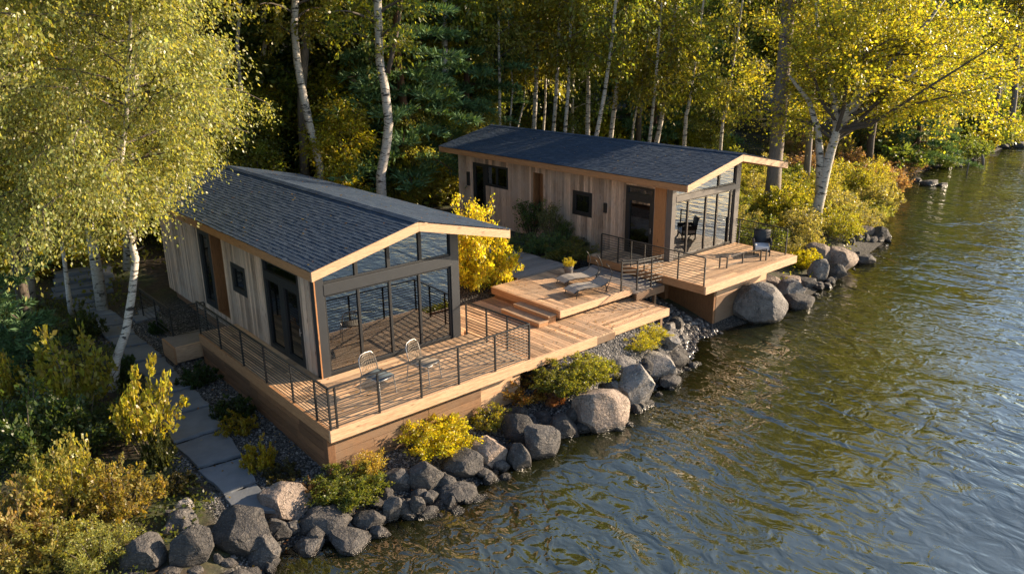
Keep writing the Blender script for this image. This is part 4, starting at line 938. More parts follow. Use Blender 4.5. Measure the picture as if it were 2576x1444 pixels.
# the big leaning birch: its crown ends where it hangs free of the roof
def CLIP(o, r):
    q = o[0]*rt0.x+o[1]*rt0.y+r.normal()*.25; z = o[2]+r.normal()*.25
    return z < np.interp(q, [-9, -1.7, -.9, .6, 1.0, 1.5, 1.7, 3.0, 4.1], [2.8, 3.0, 4.3, 4.3, 4.4, 4.8, 5.6, 6.1, 7.3]) or q > np.interp(z, [5.6, 6.9, 8.7, 10, 13], [3.0, 4.3, 3.9, 3.1, 2.5])
b = gat(270, 985); D = math.hypot(b.x-CX, b.y-CY)
tp = [atd(u, v, D+o) for u, v, o in ((292, 905, 0), (318, 830, .1), (332, 740, .2), (341, 650, .2), (322, 580, .3), (306, 510, .35), (300, 440, .4), (318, 300, .5), (325, 150, .6), (330, -40, .6), (335, -200, .6))]
tk = local_trunk(b, tp)
plant_obj('birch_tree', make_tree(11, 12, .125, .38, 4.3, 58, 23, 88, .088, .62, 1.35, tk, 34, .55, jitter=.16, bias=(.05, -.02, 0), clip=CLIP), b, 'big leaning birch with drooping sunlit crown overhanging the near cabin roof', 'tree', 'birch', 'leaf', BIRCH)
def birch2(u, v, ups, H, Rc, seed, label, color, tr=.15, crown0=.3, dist=None, nb=30, ns=12, nl=46, leaf=.12, droop=.5, sl=1.2, bark='birch', name='birch_tree', group=None, upang=35, bias=None, leafm='leaf', asp=.55, taper=.3):
    b = gat(u, v) if dist is None else atd(u, v, dist); 
    if dist is not None: b = Vector((b.x, b.y, gz(b.x, b.y)))
    D = math.hypot(b.x-CX, b.y-CY); tp = [atd(a, c, D) for a, c in ups]; tp = [p for p in tp if p.z > b.z+.3]
    last = tp[-1]-b if tp else Vector((0,0,1)); prev = (tp[-2]-b) if len(tp) > 1 else Vector((0,0,0))
    if last.z < H: dr = (last-prev).normalized(); dr.z = max(dr.z, .8); k = (H-last.z)/dr.z; tops = [np.array(last+Vector((dr.x*k*.4*f, dr.y*k*.4*f, (H-last.z)*f))) for f in (.35, .7, 1)]
    else: tops = []
    tk = local_trunk(b, tp)+tops
    return plant_obj(name, make_tree(seed, H, tr, crown0, Rc, nb, ns, nl, leaf, droop, sl, tk, upang, asp, bias=bias, jitter=.15, taper=taper), b, label, 'tree', bark, leafm, color, group)
birch2(228, 620, ((222, 540), (212, 440), (205, 330)), 15, 3.6, 21, 'second birch with pale trunk behind the big leaning birch', YG, .17, .42, dist=29, nb=36, ns=14, nl=50)
birch2(42, 715, ((42, 660), (45, 600)), 6.2, 2.5, 22, 'low bushy tree with dark trunk and yellow green crown by the stone steps', YG, .17, .38, dist=24.5, nb=24, ns=12, nl=44, leaf=.10, bark='bark', name='broadleaf_tree', droop=.45, sl=.8)
birch2(178, 790, ((172, 740), (166, 690), (160, 640)), 6.0, 1.6, 23, 'thin gnarled young birch beside the dark pine sapling', MID, .09, .62, nb=14, ns=7, nl=26, leaf=.09, sl=.7)
birch2(243, 745, ((246, 715), (240, 660)), 4.2, 1.5, 24, 'small pale trunked tree beside the stone steps', OL, .12, .45, nb=14, ns=8, nl=26, leaf=.09, sl=.7)
birch2(20, 560, ((40, 300), (50, 100)), 15, 4.2, 25, 'tall golden birch filling the upper corner above the low bushy tree', GOLD, .2, .3, dist=30, nb=34, ns=13, nl=46, leaf=.13)
birch2(300, 560, ((330, 300), (345, 100)), 16, 4.2, 26, 'tall birch whose crown merges behind the big leaning birch', YG, .2, .35, dist=33, nb=30, ns=12, nl=44, leaf=.14)
birch2(-160, 760, ((-150, 500), (-140, 300)), 13, 4.0, 27, 'birch with sunlit crown reaching in from outside the frame', YG, .2, .3, dist=23, nb=30, ns=12, nl=44, leaf=.12)
# the big spreading tree over the lake
b = gat(2050, 578); D = math.hypot(b.x-CX, b.y-CY)
tk = local_trunk(b, [atd(u, v, D) for u, v in ((2058, 520), (2075, 440), (2090, 380), (2108, 320), (2140, 250), (2165, 160), (2180, 40))], None)
big = make_tree(31, 13, .28, .42, 8.4, 58, 20, 70, .135, .16, 1.5, tk+[tk[-1]+np.array([.5, .3, 2.5])], 33, .6, jitter=.28, crook=.34, clip=lambda o, r: o[2] < 4.7+.3*r.normal()-.25*max(0, 2-math.hypot(o[0], o[1])), bias=(.42, -.22, 0), prof=lambda s: .9*(1-.35*s), taper=.35, sides=10)
T = plant_obj('broadleaf_tree', big, b, 'big golden tree with forked white trunk leaning over the lake', 'tree', 'birch', 'leaf', (.25, .25, .028))
mb = MB(); 
for path, r0 in ((((2062, 490), (2063, 400), (2058, 330), (2035, 255), (2000, 210), (1985, 190)), .22), (((2110, 330), (2160, 230), (2230, 170), (2330, 60), (2390, -20)), .2), (((2112, 325), (2180, 235), (2290, 190), (2310, 175)), .15), (((2105, 330), (2095, 220), (2060, 100), (2050, 0)), .17)):
    pts = [atd(u, v, D)-b for u, v in path]; mb.tube(pts, [r0*(1-.75*i/(len(pts)-1)) for i in range(len(pts))], 8)
link('limb', mb.mesh('limb'), M['birch'], T, smooth=True)
# conifers
def make_pine(seed, H, tr, crown0, Rc, nwh, leaf=.3, per=7, dens=34, sag=.28):
    r = np.random.RandomState(seed); mb = MB(); tk = [np.array([r.normal()*.05*i, r.normal()*.05*i, H*i/8-.4*(i == 0)]) for i in range(9)]
    mb.tube(tk, [tr*(1-.85*i/8) for i in range(9)], 8); LP, LA = [], []
    for w_ in range(nwh):
        s = w_/(nwh-1); p0 = poly_interp(tk, crown0+(.99-crown0)*s)
        for b in range(per):
            if r.rand() < .12: continue
            az = b*6.283/per+w_*1.1+r.uniform(-.35, .35); ln = Rc*(1-.82*s**1.1)*r.uniform(.6, 1.1); el = R(-6+26*s)+r.uniform(-.12, .12)
            d = np.array([math.cos(az)*math.cos(el), math.sin(az)*math.cos(el), math.sin(el)]); m = 5
            br = [p0+d*ln*i/m+np.array([0, 0, -sag*ln*(i/m)**2*.5+.10*ln*max(0, i/m-.7)]) for i in range(m+1)]
            mb.tube(br, [max(.008, tr*.22*(1-.8*i/m)*(1-.6*s)) for i in range(m+1)], 4, False)
            side = np.cross(d, [0, 0, 1.]); side /= np.linalg.norm(side)
            nt_ = max(4, int(dens*ln/Rc))
            for k in range(nt_):
                tt = r.uniform(.18, 1.); o = poly_interp(br, tt); sg = r.choice((-1, 1)); a = side*sg*r.uniform(.5, 1)+d*r.uniform(.3, .9); a /= np.linalg.norm(a)
                tl = ln*.34*(1.15-tt*.7)*r.uniform(.6, 1.1); q = 18; tp_ = r.rand(q)
                LP.append(o+np.outer(tp_*tl, a)+r.normal(size=(q, 3))*np.array([.05, .05, .04])); LA.append(np.repeat((a+np.array([0, 0, .25]))[None], q, 0))
    P = np.concatenate(LP); V = leaf_quads(P, leaf, r, -.1, .22, np.concatenate(LA)*1.0)
    return mb.mesh('trunk'), np_mesh('crown', V)
PINE = make_pine(41, 17, .27, .10, 5.2, 17, .34, 7, 40)
PINE2 = make_pine(42, 15, .25, .12, 4.4, 16, .34, 6, 36)
SAPL = make_pine(43, 3.2, .05, .08, 1.25, 9, .16, 6, 22)
def put(u, v, dist): p = atd(u, v, dist); return Vector((p.x, p.y, gz(p.x, p.y)))
pn = plant_obj('pine_tree', PINE, put(1022, 430, 41), 'big dark pine with layered boughs between the two cabins', 'tree', 'bark_red', 'needle', (.085, .155, .065))
PN = [pn]
for u, d, l, sc in ((1180, 47, 'dark pine standing right behind the big pine, above the corner of the far roof', .95), (890, 52, 'dark pine behind the white birch trunk with the fork', .9), (1640, 60, 'dark pine rising behind the row of birches of the far cabin', 1.1), (1330, 62, 'dark pine deep in the woods above the far roof', 1.1), (700, 47, 'dark pine in the shade behind the leaning birch crown', .85), (2300, 66, 'dark pine on the far bank behind the hanging pale bush', .75)):
    PN.append(dup(pn, put(u, 430, d), d, sc, l, 'pines of the woods'))
plant_obj('pine_sapling', SAPL, gat(70, 960)+Vector((0,0,-.05)), 'bushy dark green pine sapling left of the path', 'tree', 'bark', 'needle', (.07, .13, .055), sc=1.05)
# ---------------------------------------------------------------- woods
def bark_variant(o, bark):
    for ch in o.children:
        if not ch.get('leafy'):
            key = (ch.data.name, bark)
            if key not in KIDS: m2 = ch.data.copy(); m2.materials.clear(); m2.materials.append(M[bark]); m2.materials.append(M['twig']); KIDS[key] = m2
            ch.data = KIDS[key]
# the white birches that stand out one by one
ROWL = 'slim white birch trunk behind the far cabin roof, '
rows = [((1343,328),(1350,170),(1354,0),.17), ((1392,334),(1400,220),(1405,120),.14), ((1421,336),(1430,220),(1433,130),.13), ((1478,342),(1480,240),(1477,125),.17),
        ((1500,343),(1520,240),(1537,125),.14), ((1536,350),(1552,220),(1568,105),.17), ((1367,330),(1372,260),(1373,185),.09), ((1257,318),(1257,230),(1255,130),.11), ((1283,308),(1290,220),(1280,124),.07),
        ((1302,322),(1318,260),(1323,185),.07), ((1592,328),(1602,270),(1614,222),.07), ((1634,355),(1640,300),(1648,222),.12), ((1652,358),(1664,300),(1678,210),.17), ((1726,290),(1733,262),(1737,240),.12), ((1818,306),(1828,270),(1832,244),.1)]
order = sorted(range(len(rows)), key=lambda i: rows[i][0][0])
for rank, i in enumerate(order):
    a, b_, c, tr = rows[i]; dist = 45+rng.uniform(-1.5, 4); ba = atd(a[0]-(b_[0]-a[0])*.25, a[1], dist); ba.z = gz(ba.x, ba.y)
    tp = [p for p in (atd(u, v, dist) for u, v in (a, b_, c)) if p.z > ba.z+.4]; H = rng.uniform(14, 17); l = tp[-1]-ba; dr = (tp[-1]-tp[0])/max(.1, tp[-1].z-tp[0].z)
    tk = local_trunk(ba, tp)+[np.array([l.x+dr.x*.5*(H-l.z)*f, l.y+dr.y*.5*(H-l.z)*f, l.z+(H-l.z)*f]) for f in (.4, 1)]
    plant_obj('birch_tree', make_tree(200+i, H, tr*1.0, .5, 2.4, 18, 9, 34, .19, .55, 1.3, tk, 42, .55, jitter=.2, taper=.45), ba, (ROWL+f'{ordw[rank]} from the big dark pine outwards') if rank else 'slim white birch trunk standing closest to the big dark pine, at the far roof corner', 'tree', 'birch', 'leaf', rng.choice((OL, YG, MID)), 'slim birches behind the far cabin')
birch2(800, 452, ((808, 430), (784, 338), (766, 257), (748, 160), (740, 70), (745, -40)), 16, 3.2, 51, 'stout leaning white birch behind the near cabin roof', OL, .21, .5, dist=38, nb=24, ns=10, nl=40, leaf=.17, taper=.55)
birch2(762, 440, ((764, 385), (758, 257), (768, 120), (775, 20)), 17, 3.0, 52, 'grey brown trunk right behind the stout leaning birch', MID, .24, .5, dist=41, nb=20, ns=9, nl=36, leaf=.17, bark='bark_grey', name='broadleaf_tree', taper=.6)
tb = birch2(955, 472, ((958, 440), (972, 367), (978, 312), (968, 220), (955, 155), (952, 70), (948, -60)), 17, 3.4, 53, 'stout curved white birch with a dark fork beside the big dark pine', MID, .235, .52, dist=36.5, nb=24, ns=10, nl=40, leaf=.17, taper=.6)
mb = MB(); pts = [atd(u, v, 36.5)-tb.location for u, v in ((974, 185), (984, 150), (992, 110), (1003, 60), (1010, 0))]; mb.tube(pts, [.12, .11, .1, .08, .06], 7); link('limb', mb.mesh('limb'), M['bark'], tb, smooth=True)
birch2(650, 330, ((652, 240), (662, 140), (668, 100), (660, 30)), 14, 2.6, 54, 'crooked dark birch between the leaning birch crown and the stout leaning birch', MID, .14, .5, dist=43, nb=18, ns=8, nl=34, leaf=.18, taper=.5)
birch2(592, 200, ((596, 110), (604, 30)), 15, 2.6, 55, 'thin white birch stem just clear of the leaning birch crown', OL, .10, .5, dist=40, nb=16, ns=8, nl=34, leaf=.17, taper=.5)
birch2(880, 384, ((876, 330), (872, 240)), 7, 1.6, 56, 'broken grey snag with a splayed root foot in the shade', DK, .15, .7, dist=45, nb=8, ns=4, nl=14, leaf=.14, bark='bark_grey', name='dead_tree', taper=.6)
birch2(1940, 545, ((1948, 430), (1960, 300), (1970, 180), (1985, 0)), 20, 4.0, 57, 'tall straight grey pine trunk beside the ridge end of the far roof', OL, .38, .55, dist=42.5, nb=24, ns=10, nl=36, leaf=.2, bark='bark_grey', name='tall_tree', taper=.7)
birch2(2032, 420, ((2034, 380), (2040, 300), (2045, 180)), 15, 3.4, 58, 'pale trunk standing behind the forked white tree of the bank', YG, .2, .5, dist=50, nb=20, ns=9, nl=36, leaf=.2, bark='bark_grey', name='broadleaf_tree', taper=.6)
birch2(2190, 385, ((2192, 350), (2200, 300), (2206, 200)), 14, 3.2, 59, 'dark trunk right behind the white trunk, above the red brown bush', MID, .22, .5, dist=58, nb=20, ns=9, nl=36, leaf=.22, bark='bark', name='broadleaf_tree', taper=.6)
birch2(2500, 330, ((2504, 290), (2512, 240), (2520, 100)), 16, 4.0, 60, 'thin grey trunk on the far bank, the one nearer the hanging pale bush', OL, .16, .45, dist=82, nb=22, ns=9, nl=36, leaf=.26, bark='bark_grey', name='broadleaf_tree', taper=.6)
birch2(2540, 352, ((2545, 300), (2553, 240), (2560, 100)), 16, 4.0, 61, 'stouter grey trunk at the edge of the far bank', YG, .26, .45, dist=84, nb=22, ns=9, nl=36, leaf=.26, bark='bark_grey', name='broadleaf_tree', taper=.6)
# trees that fill the woods
GEN = []
spec = [(71, 16, .2, .22, 3.6, 30, 14, 44, .24, .25, 1.5, 'MID'), (72, 15, .18, .15, 3.2, 30, 14, 44, .22, .35, 1.4, 'OL'), (73, 17, .22, .3, 4.2, 32, 14, 44, .25, .2, 1.6, 'DK'), (74, 12, .14, .12, 2.7, 26, 12, 44, .20, .45, 1.2, 'YG'), (75, 18, .2, .4, 3.4, 28, 13, 44, .23, .5, 1.5, 'OL')]
GLAB = {'tree': 'leafy tree of the dense woods, lost among its like behind the cabins'}
PAL = [(DK, .18), (MID, .36), (OL, .26), (YG, .14), (GOLD, .06)]
def pick(): 
    x = rng.random()
    for c, p in PAL:
        x -= p
        if x < 0: return c
    return MID
for s in spec:
    GEN.append(make_tree(*s[:11], jitter=.25, taper=.35, upang=38, asp=.6))
placed = [o.location.copy() for o in S.objects if o.get('category') == 'tree']
protos = {}
def wood_tree(x, y, label, group, k=None, color=None, sc=None):
    k = rng.randrange(len(GEN)) if k is None else k; col = color or pick(); loc = Vector((x, y, gz(x, y)-.1)); rz = rng.uniform(0, 6.28); sc = sc or rng.uniform(.85, 1.15)
    if k not in protos: protos[k] = o = plant_obj('broadleaf_tree', GEN[k], loc, label, 'tree', 'bark', 'leaf', col, group, rz, sc)
    else: o = dup(protos[k], loc, rz, sc, label, group, (*col, 1))
    if rng.random() < .35: bark_variant(o, 'birch')
    placed.append(loc); return o
def view_ok(x, y, m=.2):
    d = Vector((x-CX, y-CY, 0)); f = Vector((fw.x, fw.y, 0)).normalized(); dep = d.dot(f); lat = d.dot(rt0)
    return dep > 5 and abs(lat) < dep*(.664+m)
n = 0; tries = 0
while n < 150 and tries < 9000:
    tries += 1; x = rng.uniform(-28, 75); y = rng.uniform(20, 74)
    dsh = y-float(np.interp(x, SX, SY)); dist = math.hypot(x-CX, y-CY)
    if not view_ok(x, y) or dsh < 7 or dist < 36.5 or dist > 92: continue
    if x > 22 and (dsh < 14 or rng.random() < .5): continue
    if 13 < x < 23 and y < 22: continue
    if any((p-Vector((x, y, p.z))).length < (2.1 if dist < 55 else 2.9) for p in placed): continue
    wood_tree(x, y, 'leafy tree of the dense woods, lost among its like behind the cabins', 'trees of the dense woods', None, (DK if rng.random() < .6 else MID) if abs((Vector((x, y, 2))-CAMP).dot(rt)/(Vector((x, y, 2))-CAMP).dot(fw)*FPX-150) < 320 else None); n += 1
NW = n
n = 0; tries = 0
while n < 34 and tries < 5000:               # far bank
    tries += 1; x = rng.uniform(52, 125); y = float(np.interp(x, SX, SY))+rng.uniform(2.2, 22)
    if not view_ok(x, y, .2) or any((p-Vector((x, y, p.z))).length < 3 for p in placed): continue
    wood_tree(x, y, 'leafy tree of the shaded far bank across the cove', 'trees of the far bank', None, rng.choice((DK, DK, MID, OL, YG))); n += 1
# ---------------------------------------------------------------- bushes
def make_bush(seed, nstem=16, ntw=7, nleaf=26, leaf=.07, H=1., Rr=.6, upright=.5, asp=.55, tips=.3, droop=.1):
    r = np.random.RandomState(seed); mb = MB(); LP, LA = [], []
    for i in range(nstem):
        az = i*2.39996+r.uniform(-.3, .3); q = math.sqrt((i+.5)/nstem); el = R(88-62*q*(1-upright*.6)); ln = H*(1-.42*q**2*(1-tips))*r.uniform(.72, 1.08)
        d = np.array([math.cos(az)*math.cos(el)*Rr/.6, math.sin(az)*math.cos(el)*Rr/.6, math.sin(el)]); o = np.array([math.cos(az), math.sin(az), 0])*q*Rr*.35
        br = [o+d*ln*t+np.array([0, 0, -.12*ln*t*t*q]) for t in (0, .35, .7, 1)]; br[0] = br[0]-np.array([0,0,.08]); mb.tube(br, [.014*H, .011*H, .007*H, .003*H], 4, False)
        for k in range(ntw):
            t = r.uniform(.15, 1.02)**.8; p = poly_interp(br, t); a = r.normal(size=3); a[2] = abs(a[2])*.6-.1; a /= np.linalg.norm(a); L_ = .24*H*(1.15-.55*t)
            tp_ = r.rand(nleaf); LP.append(p+np.outer(tp_*L_, a)+r.normal(size=(nleaf, 3))*.030*H); LA.append(np.repeat((a+np.array([0, 0, .25-droop]))[None], nleaf, 0))
    P = np.concatenate(LP); P[:, 2] = np.maximum(P[:, 2], .0); V = leaf_quads(P, leaf, r, droop, asp, np.concatenate(LA))
    return mb.mesh('stems'), np_mesh('foliage', V)
BU = {'round': make_bush(101, 22, 9, 26, .058, 1., .62, .25, .6, .25), 'fine': make_bush(102, 26, 10, 34, .042, 1., .62, .3, .5, .3), 'tall': make_bush(103, 16, 10, 24, .055, 1.5, .42, .8, .6, .6),
      'loose': make_bush(104, 13, 8, 20, .085, 1.2, .6, .5, .6, .5), 'dense': make_bush(105, 30, 12, 34, .050, 1., .66, .2, .6, .2), 'low': make_bush(106, 24, 8, 26, .050, .6, .8, .0, .65, .1),
      'coarse': make_bush(107, 16, 8, 16, .12, 1.1, .62, .4, .6, .4), 'grass': make_bush(108, 40, 3, 22, .16, 1.1, .35, .9, .08, .8)}
HB = {'round': (1.05, 1.2), 'fine': (1.05, 1.2), 'tall': (1.55, 1.1), 'loose': (1.25, 1.3), 'dense': (1.05, 1.3), 'low': (.5, 1.5), 'coarse': (1.1, 1.3), 'grass': (1.2, .8)}
bproto = {}
def bush_at(loc, w_, h, kind, color, label, group=None, cat='bush', name='bush'):
    H0, W0 = HB[kind]; sc = (w_/W0, w_/W0, h/H0); rz = rng.uniform(0, 6.28)
    if (kind, name) not in bproto: bproto[(kind, name)] = t = plant_obj(name, BU[kind], loc, label, cat, 'bark', 'leaf', color, group, rz, sc, ('stems', 'foliage')); return t
    return dup(bproto[(kind, name)], loc, rz, sc, label, group, (*color, 1))
def bush(x0, x1, yt, yb, kind, color, label, group=None, q=None, cat='bush', name='bush', z=None, sink=.06):
    if q: (x0, yt), (x1, yb) = q(x0, yt), q(x1, yb)
    p = gat((x0+x1)/2, yb-.12*(yb-yt)) if z is None else at((x0+x1)/2, yb-.12*(yb-yt), z); dep = (p-CAMP).dot(fw); w_ = (x1-x0)/FPX*dep
    el = math.atan2(CZ-p.z, math.hypot(p.x-CX, p.y-CY)); w_ *= 1.12; h = 1.15*max(.3*w_, ((yb-yt)/FPX*dep-.35*w_*math.sin(el))/math.cos(el))
    hd = Vector((p.x-CX, p.y-CY, 0)).normalized(); p = p+hd*w_*.28
    if z is None: p.z = max(gz(p.x, p.y), WZ+.1)-sink
    return bush_at(p, w_, h, kind, color, label, group, cat, name)
sg = 'shrubs among the shore boulders'
bush(360, 735, 770, 1030, 'dense', (.34,.31,.02), 'bright yellow bush spilling over the boulders under the near deck', sg, q8)
bush(790, 995, 710, 880, 'loose', (.22,.21,.03), 'small yellow green bush on the gravel above the pointed boulder', sg, q8)
bush(925, 1215, 505, 700, 'round', (.26,.16,.03), 'rust and yellow bush below the end of the near deck', sg, q8)
bush(1190, 1480, 505, 720, 'dense', (.13,.14,.025), 'green bush with yellow tips right of the rust coloured one', sg, q8)
bush(1220, 1335, 620, 725, 'fine', (.28,.13,.05), 'small reddish tuft in front of the green bush', sg, q8)
bush(1385, 1640, 390, 565, 'dense', (.19,.20,.03), 'round moss green bush above the huge speckled boulder', sg, q8)
bush(1625, 1695, 465, 545, 'fine', (.2,.2,.03), 'tiny green tuft beside the round moss green bush', sg, q8)
bush(1740, 1910, 250, 362, 'fine', LIME, 'lime green tuft above the wide grey boulder', sg, q8)
bush(1815, 1975, 175, 282, 'fine', LIME, 'upper lime green tuft just below the walkway edge', sg, q8)
bush(1760, 2230, 590, 885, 'dense', (.12,.14,.025), 'green bush at the foot of the near deck corner, above the broad boulder', sg, q7)
bush(2070, 2275, 405, 660, 'tall', (.32,.25,.05), 'upright yellow bush under the near deck corner, behind the lower green bush', sg, q7)
bush(1580, 1790, 660, 810, 'low', (.10,.065,.04), 'low brown heather tuft beside the tan boulder', sg, q7)
bush(1315, 1480, 870, 1020, 'dense', (.30,.28,.012), 'lime yellow bush hugging the end of the far deck', sg, q4)
gg = 'low plants in the gravel'
bush(930, 1255, 100, 285, 'low', (.24,.19,.02), 'low mustard yellow plant in the shaded gravel, the upper of two', gg, q7, cat='plant', name='plant')
bush(1115, 1415, 350, 590, 'low', (.26,.21,.02), 'low mustard yellow plant in the shaded gravel nearest the flagstones', gg, q7, cat='plant', name='plant')
bush(1290, 1610, 500, 660, 'low', (.06,.055,.02), 'dark mossy cushion behind the tan boulder', gg, q7, cat='plant', name='plant')
bush(400, 760, 610, 760, 'low', (.06,.055,.02), 'dark creeping plant between the rust bush and the path', gg, q7, cat='plant', name='plant')
q6 = lambda x, y: (.5712*x, 619.2+.5712*y)
bush(795, 965, 535, 640, 'low', (.03,.055,.015), 'dark green creeper in the gravel halfway along the near deck', gg, q6, cat='plant', name='plant')
bush(930, 1130, 680, 800, 'low', (.035,.055,.015), 'dark green creeper close to the near deck base', gg, q6, cat='plant', name='plant')
bush(660, 740, 330, 400, 'low', (.03,.055,.015), 'green tuft in front of the timber landing step', gg, q6, cat='plant', name='plant')
bush(780, 850, 430, 480, 'low', (.04,.06,.02), 'small green tuft under the timber landing step', gg, q6, cat='plant', name='plant')
lg = 'undergrowth left of the path'
bush(560, 770, 575, 985, 'loose', (.27,.25,.035), 'tall sunlit leafy shrub with yellow tips leaning over the path', lg, q6)
bush(250, 510, 405, 810, 'loose', (.20,.19,.03), 'upright yellow green shrub left of the leaning birch foot', lg, q6)
bush(440, 680, 975, 1265, 'round', (.20,.165,.045), 'rust and gold bush left of the lower path', lg, q6)
bush(195, 440, 890, 1270, 'round', (.23,.215,.05), 'golden bush left of the rust and gold one', lg, q6)
bush(-30, 215, 1070, 1390, 'round', (.23,.185,.07), 'pinkish gold bush at the picture edge', lg, q6)
bush(110, 360, 1225, 1470, 'round', (.21,.20,.05), 'golden bush at the bottom edge, left of the pale green bush', lg, q6)
bush(-40, 150, 1300, 1500, 'round', (.20,.165,.055), 'reddish gold bush in the bottom corner', lg, q6)
bush(320, 565, 1245, 1470, 'fine', (.22,.23,.07), 'pale green bush beside the cracked grey boulder', lg, q6)
bush(-20, 290, 640, 1010, 'round', (.055,.085,.025), 'dark green bush under the pine sapling', lg, q6)
bush(230, 540, 690, 960, 'round', (.055,.08,.022), 'dark green bush between the yellow shrubs', lg, q6)
bush(-30, 100, 490, 750, 'loose', (.25,.22,.03), 'yellow leafed shrub at the picture edge by the pine sapling', lg, q6)
bush(60, 300, 800, 1010, 'round', (.085,.10,.025), 'mid green bush below the dark pine sapling', lg, q6)
bush(300, 460, 300, 440, 'low', (.05,.065,.02), 'mossy green patch along the upper path', lg, q6, cat='plant', name='plant')
bush(490, 620, 490, 640, 'low', (.035,.06,.018), 'dark green patch beside the leaning birch foot', lg, q6, cat='plant', name='plant')
bush(640, 780, 840, 1010, 'low', (.05,.06,.02), 'dark green patch hanging over the flagstones', lg, q6, cat='plant', name='plant')
bush(0, 110, 250, 400, 'round', (.16,.14,.03), 'olive bush at the picture edge beside the stone steps', lg, q6)
# between and beside the cabins
bush_at(Vector((9.15, 6.15, gz(9.15, 6.15)-.05)), 2.0, 2.5, 'dense', (.40,.36,.03), 'glowing yellow bush between the near cabin and the platform, lower body')
bush_at(Vector((9.25, 6.7, gz(9.25, 6.7)-.05)), 1.5, 3.7, 'tall', (.40,.36,.03), 'glowing yellow bush top rising above the roof tip of the near cabin')
q9 = lambda x, y: (1238.4+.2817*x, 477.7+.2817*y)
gd = 'garden plants along the far cabin wall'
for x0, x1, yt, yb, kd, c, l in ((262,445,150,470,'tall',(.05,.085,.028),'tall dark green garden shrub beside the wall recess of the far cabin'), (455,575,195,570,'tall',(.09,.10,.045),'tall grey green garden shrub right of the wall recess'), (580,695,315,540,'tall',(.07,.10,.03),'slender green garden shrub left below the square window'),
        (565,835,495,680,'fine',(.10,.10,.022),'olive mound of garden grass below the square window'), (140,390,425,610,'round',(.07,.095,.035),'low dark green garden bush at the end of the grey boardwalk'), (395,610,430,630,'round',(.065,.105,.04),'leafy green garden bush in the middle of the bed'), (700,830,450,560,'grass',(.05,.06,.025),'upright dark grass against the wall of the far cabin')):
    bush(x0-.18*(x1-x0), x1+.18*(x1-x0), yt-.15*(yb-yt), yb, kd, tuple(q*1.35 for q in c), l, gd, q9, z=.0)
p_ = empty('plant', (11.62, 4.3, .50), 'yellow green plant growing in the stone planter pot', 'plant', None, True)
for ch in bproto[('fine', 'bush')].children: c = ch.copy(); COL.objects.link(c); c.parent = p_; c.color = (.34, .30, .02, 1)
p_.scale = (.33, .33, .38)
# forest edge and woods floor
for x0, x1, yt, yb, kd, c, l in ((655,745,330,430,'tall',(.36,.34,.03),'sunlit young shrub behind the near roof, left of the stout leaning birch'), (1000,1070,410,520,'loose',(.3,.3,.03),'yellow flecked shrub right of the stout curved birch'), (880,960,330,430,'round',MID,'green shrub in front of the grey snag'), (1085,1160,420,520,'round',(.32,.30,.03),'sunlit bush at the rear corner of the far cabin'), (600,680,350,440,'round',DK,'dark bush at the rear of the near roof')):  # brightest leaf colours stand in for sunlight the woods keep off them
    bush(x0, x1, yt, yb, kd, c, l, 'shrubs at the edge of the woods')
SAPM = make_tree(77, 7, .07, .06, 2.1, 26, 11, 40, .17, .3, 1.1, jitter=.22, taper=.3, upang=34, asp=.6)
sp0 = None; n = 0; tries = 0; sps = []
while n < 34 and tries < 4000:              # saplings along the lit front of the woods
    tries += 1; x = rng.uniform(-8, 40); y = rng.uniform(17.5, 30); dist = math.hypot(x-CX, y-CY); dsh = y-float(np.interp(x, SX, SY))
    if not view_ok(x, y, .02) or dist < 35 or dsh < 8 or any((p-Vector((x, y, 0))).length < 2.2 for p in sps) or (9 < x < 20 and 20 < y < 26 and rng.random() < .6): continue
    dq = Vector((x, y, 2))-CAMP; uq = 1288+FPX*dq.dot(rt)/dq.dot(fw)
    if dist < 43 and (690 < uq < 850 or 890 < uq < 1040) or 1230 < uq < 1730: continue
    sps.append(Vector((x, y, 0))); loc = Vector((x, y, gz(x, y)-.1)); sc = rng.uniform(.55, 1.0); col = rng.choice((OL, YG, MID, GOLD)); lb = 'leafy sapling at the front of the woods, one of many alike'
    if sp0 is None: sp0 = plant_obj('sapling', SAPM, loc, lb, 'tree', 'bark', 'leaf', col, 'saplings at the front of the woods', 0, sc)
    else: dup(sp0, loc, rng.uniform(0, 6.28), sc, lb, 'saplings at the front of the woods', (*col, 1))
    n += 1
n = 0; tries = 0; bpl = []
while n < 120 and tries < 8000:
    tries += 1; x = rng.uniform(-16, 45); y = rng.uniform(13, 44); dist = math.hypot(x-CX, y-CY); dsh = y-float(np.interp(x, SX, SY))
    if not view_ok(x, y, .05) or dsh < 8 or dist < 27 or (.2 < x < 7.8 and y < 16.5) or (8 < x < 22.3 and y < 17.6) or (x > 20.5 and dsh < 10): continue
    if x < .3 and y < 19 and dist < 34: continue
    if any((p-Vector((x, y, 0))).length < 1.25 for p in bpl): continue
    bpl.append(Vector((x, y, 0))); s = rng.uniform(1.3, 2.6)
    bush_at(Vector((x, y, gz(x, y)-.1)), s, s*rng.uniform(.6, 1.1), rng.choice(('round','coarse','loose','coarse')), rng.choice((MID, MID, OL, YG, GOLD, LIME)), 'undergrowth bush in the woods behind the cabins, one of many alike', 'undergrowth of the woods'); n += 1  # yellow leaf tones stand in for sun flecks; the trees block the sun
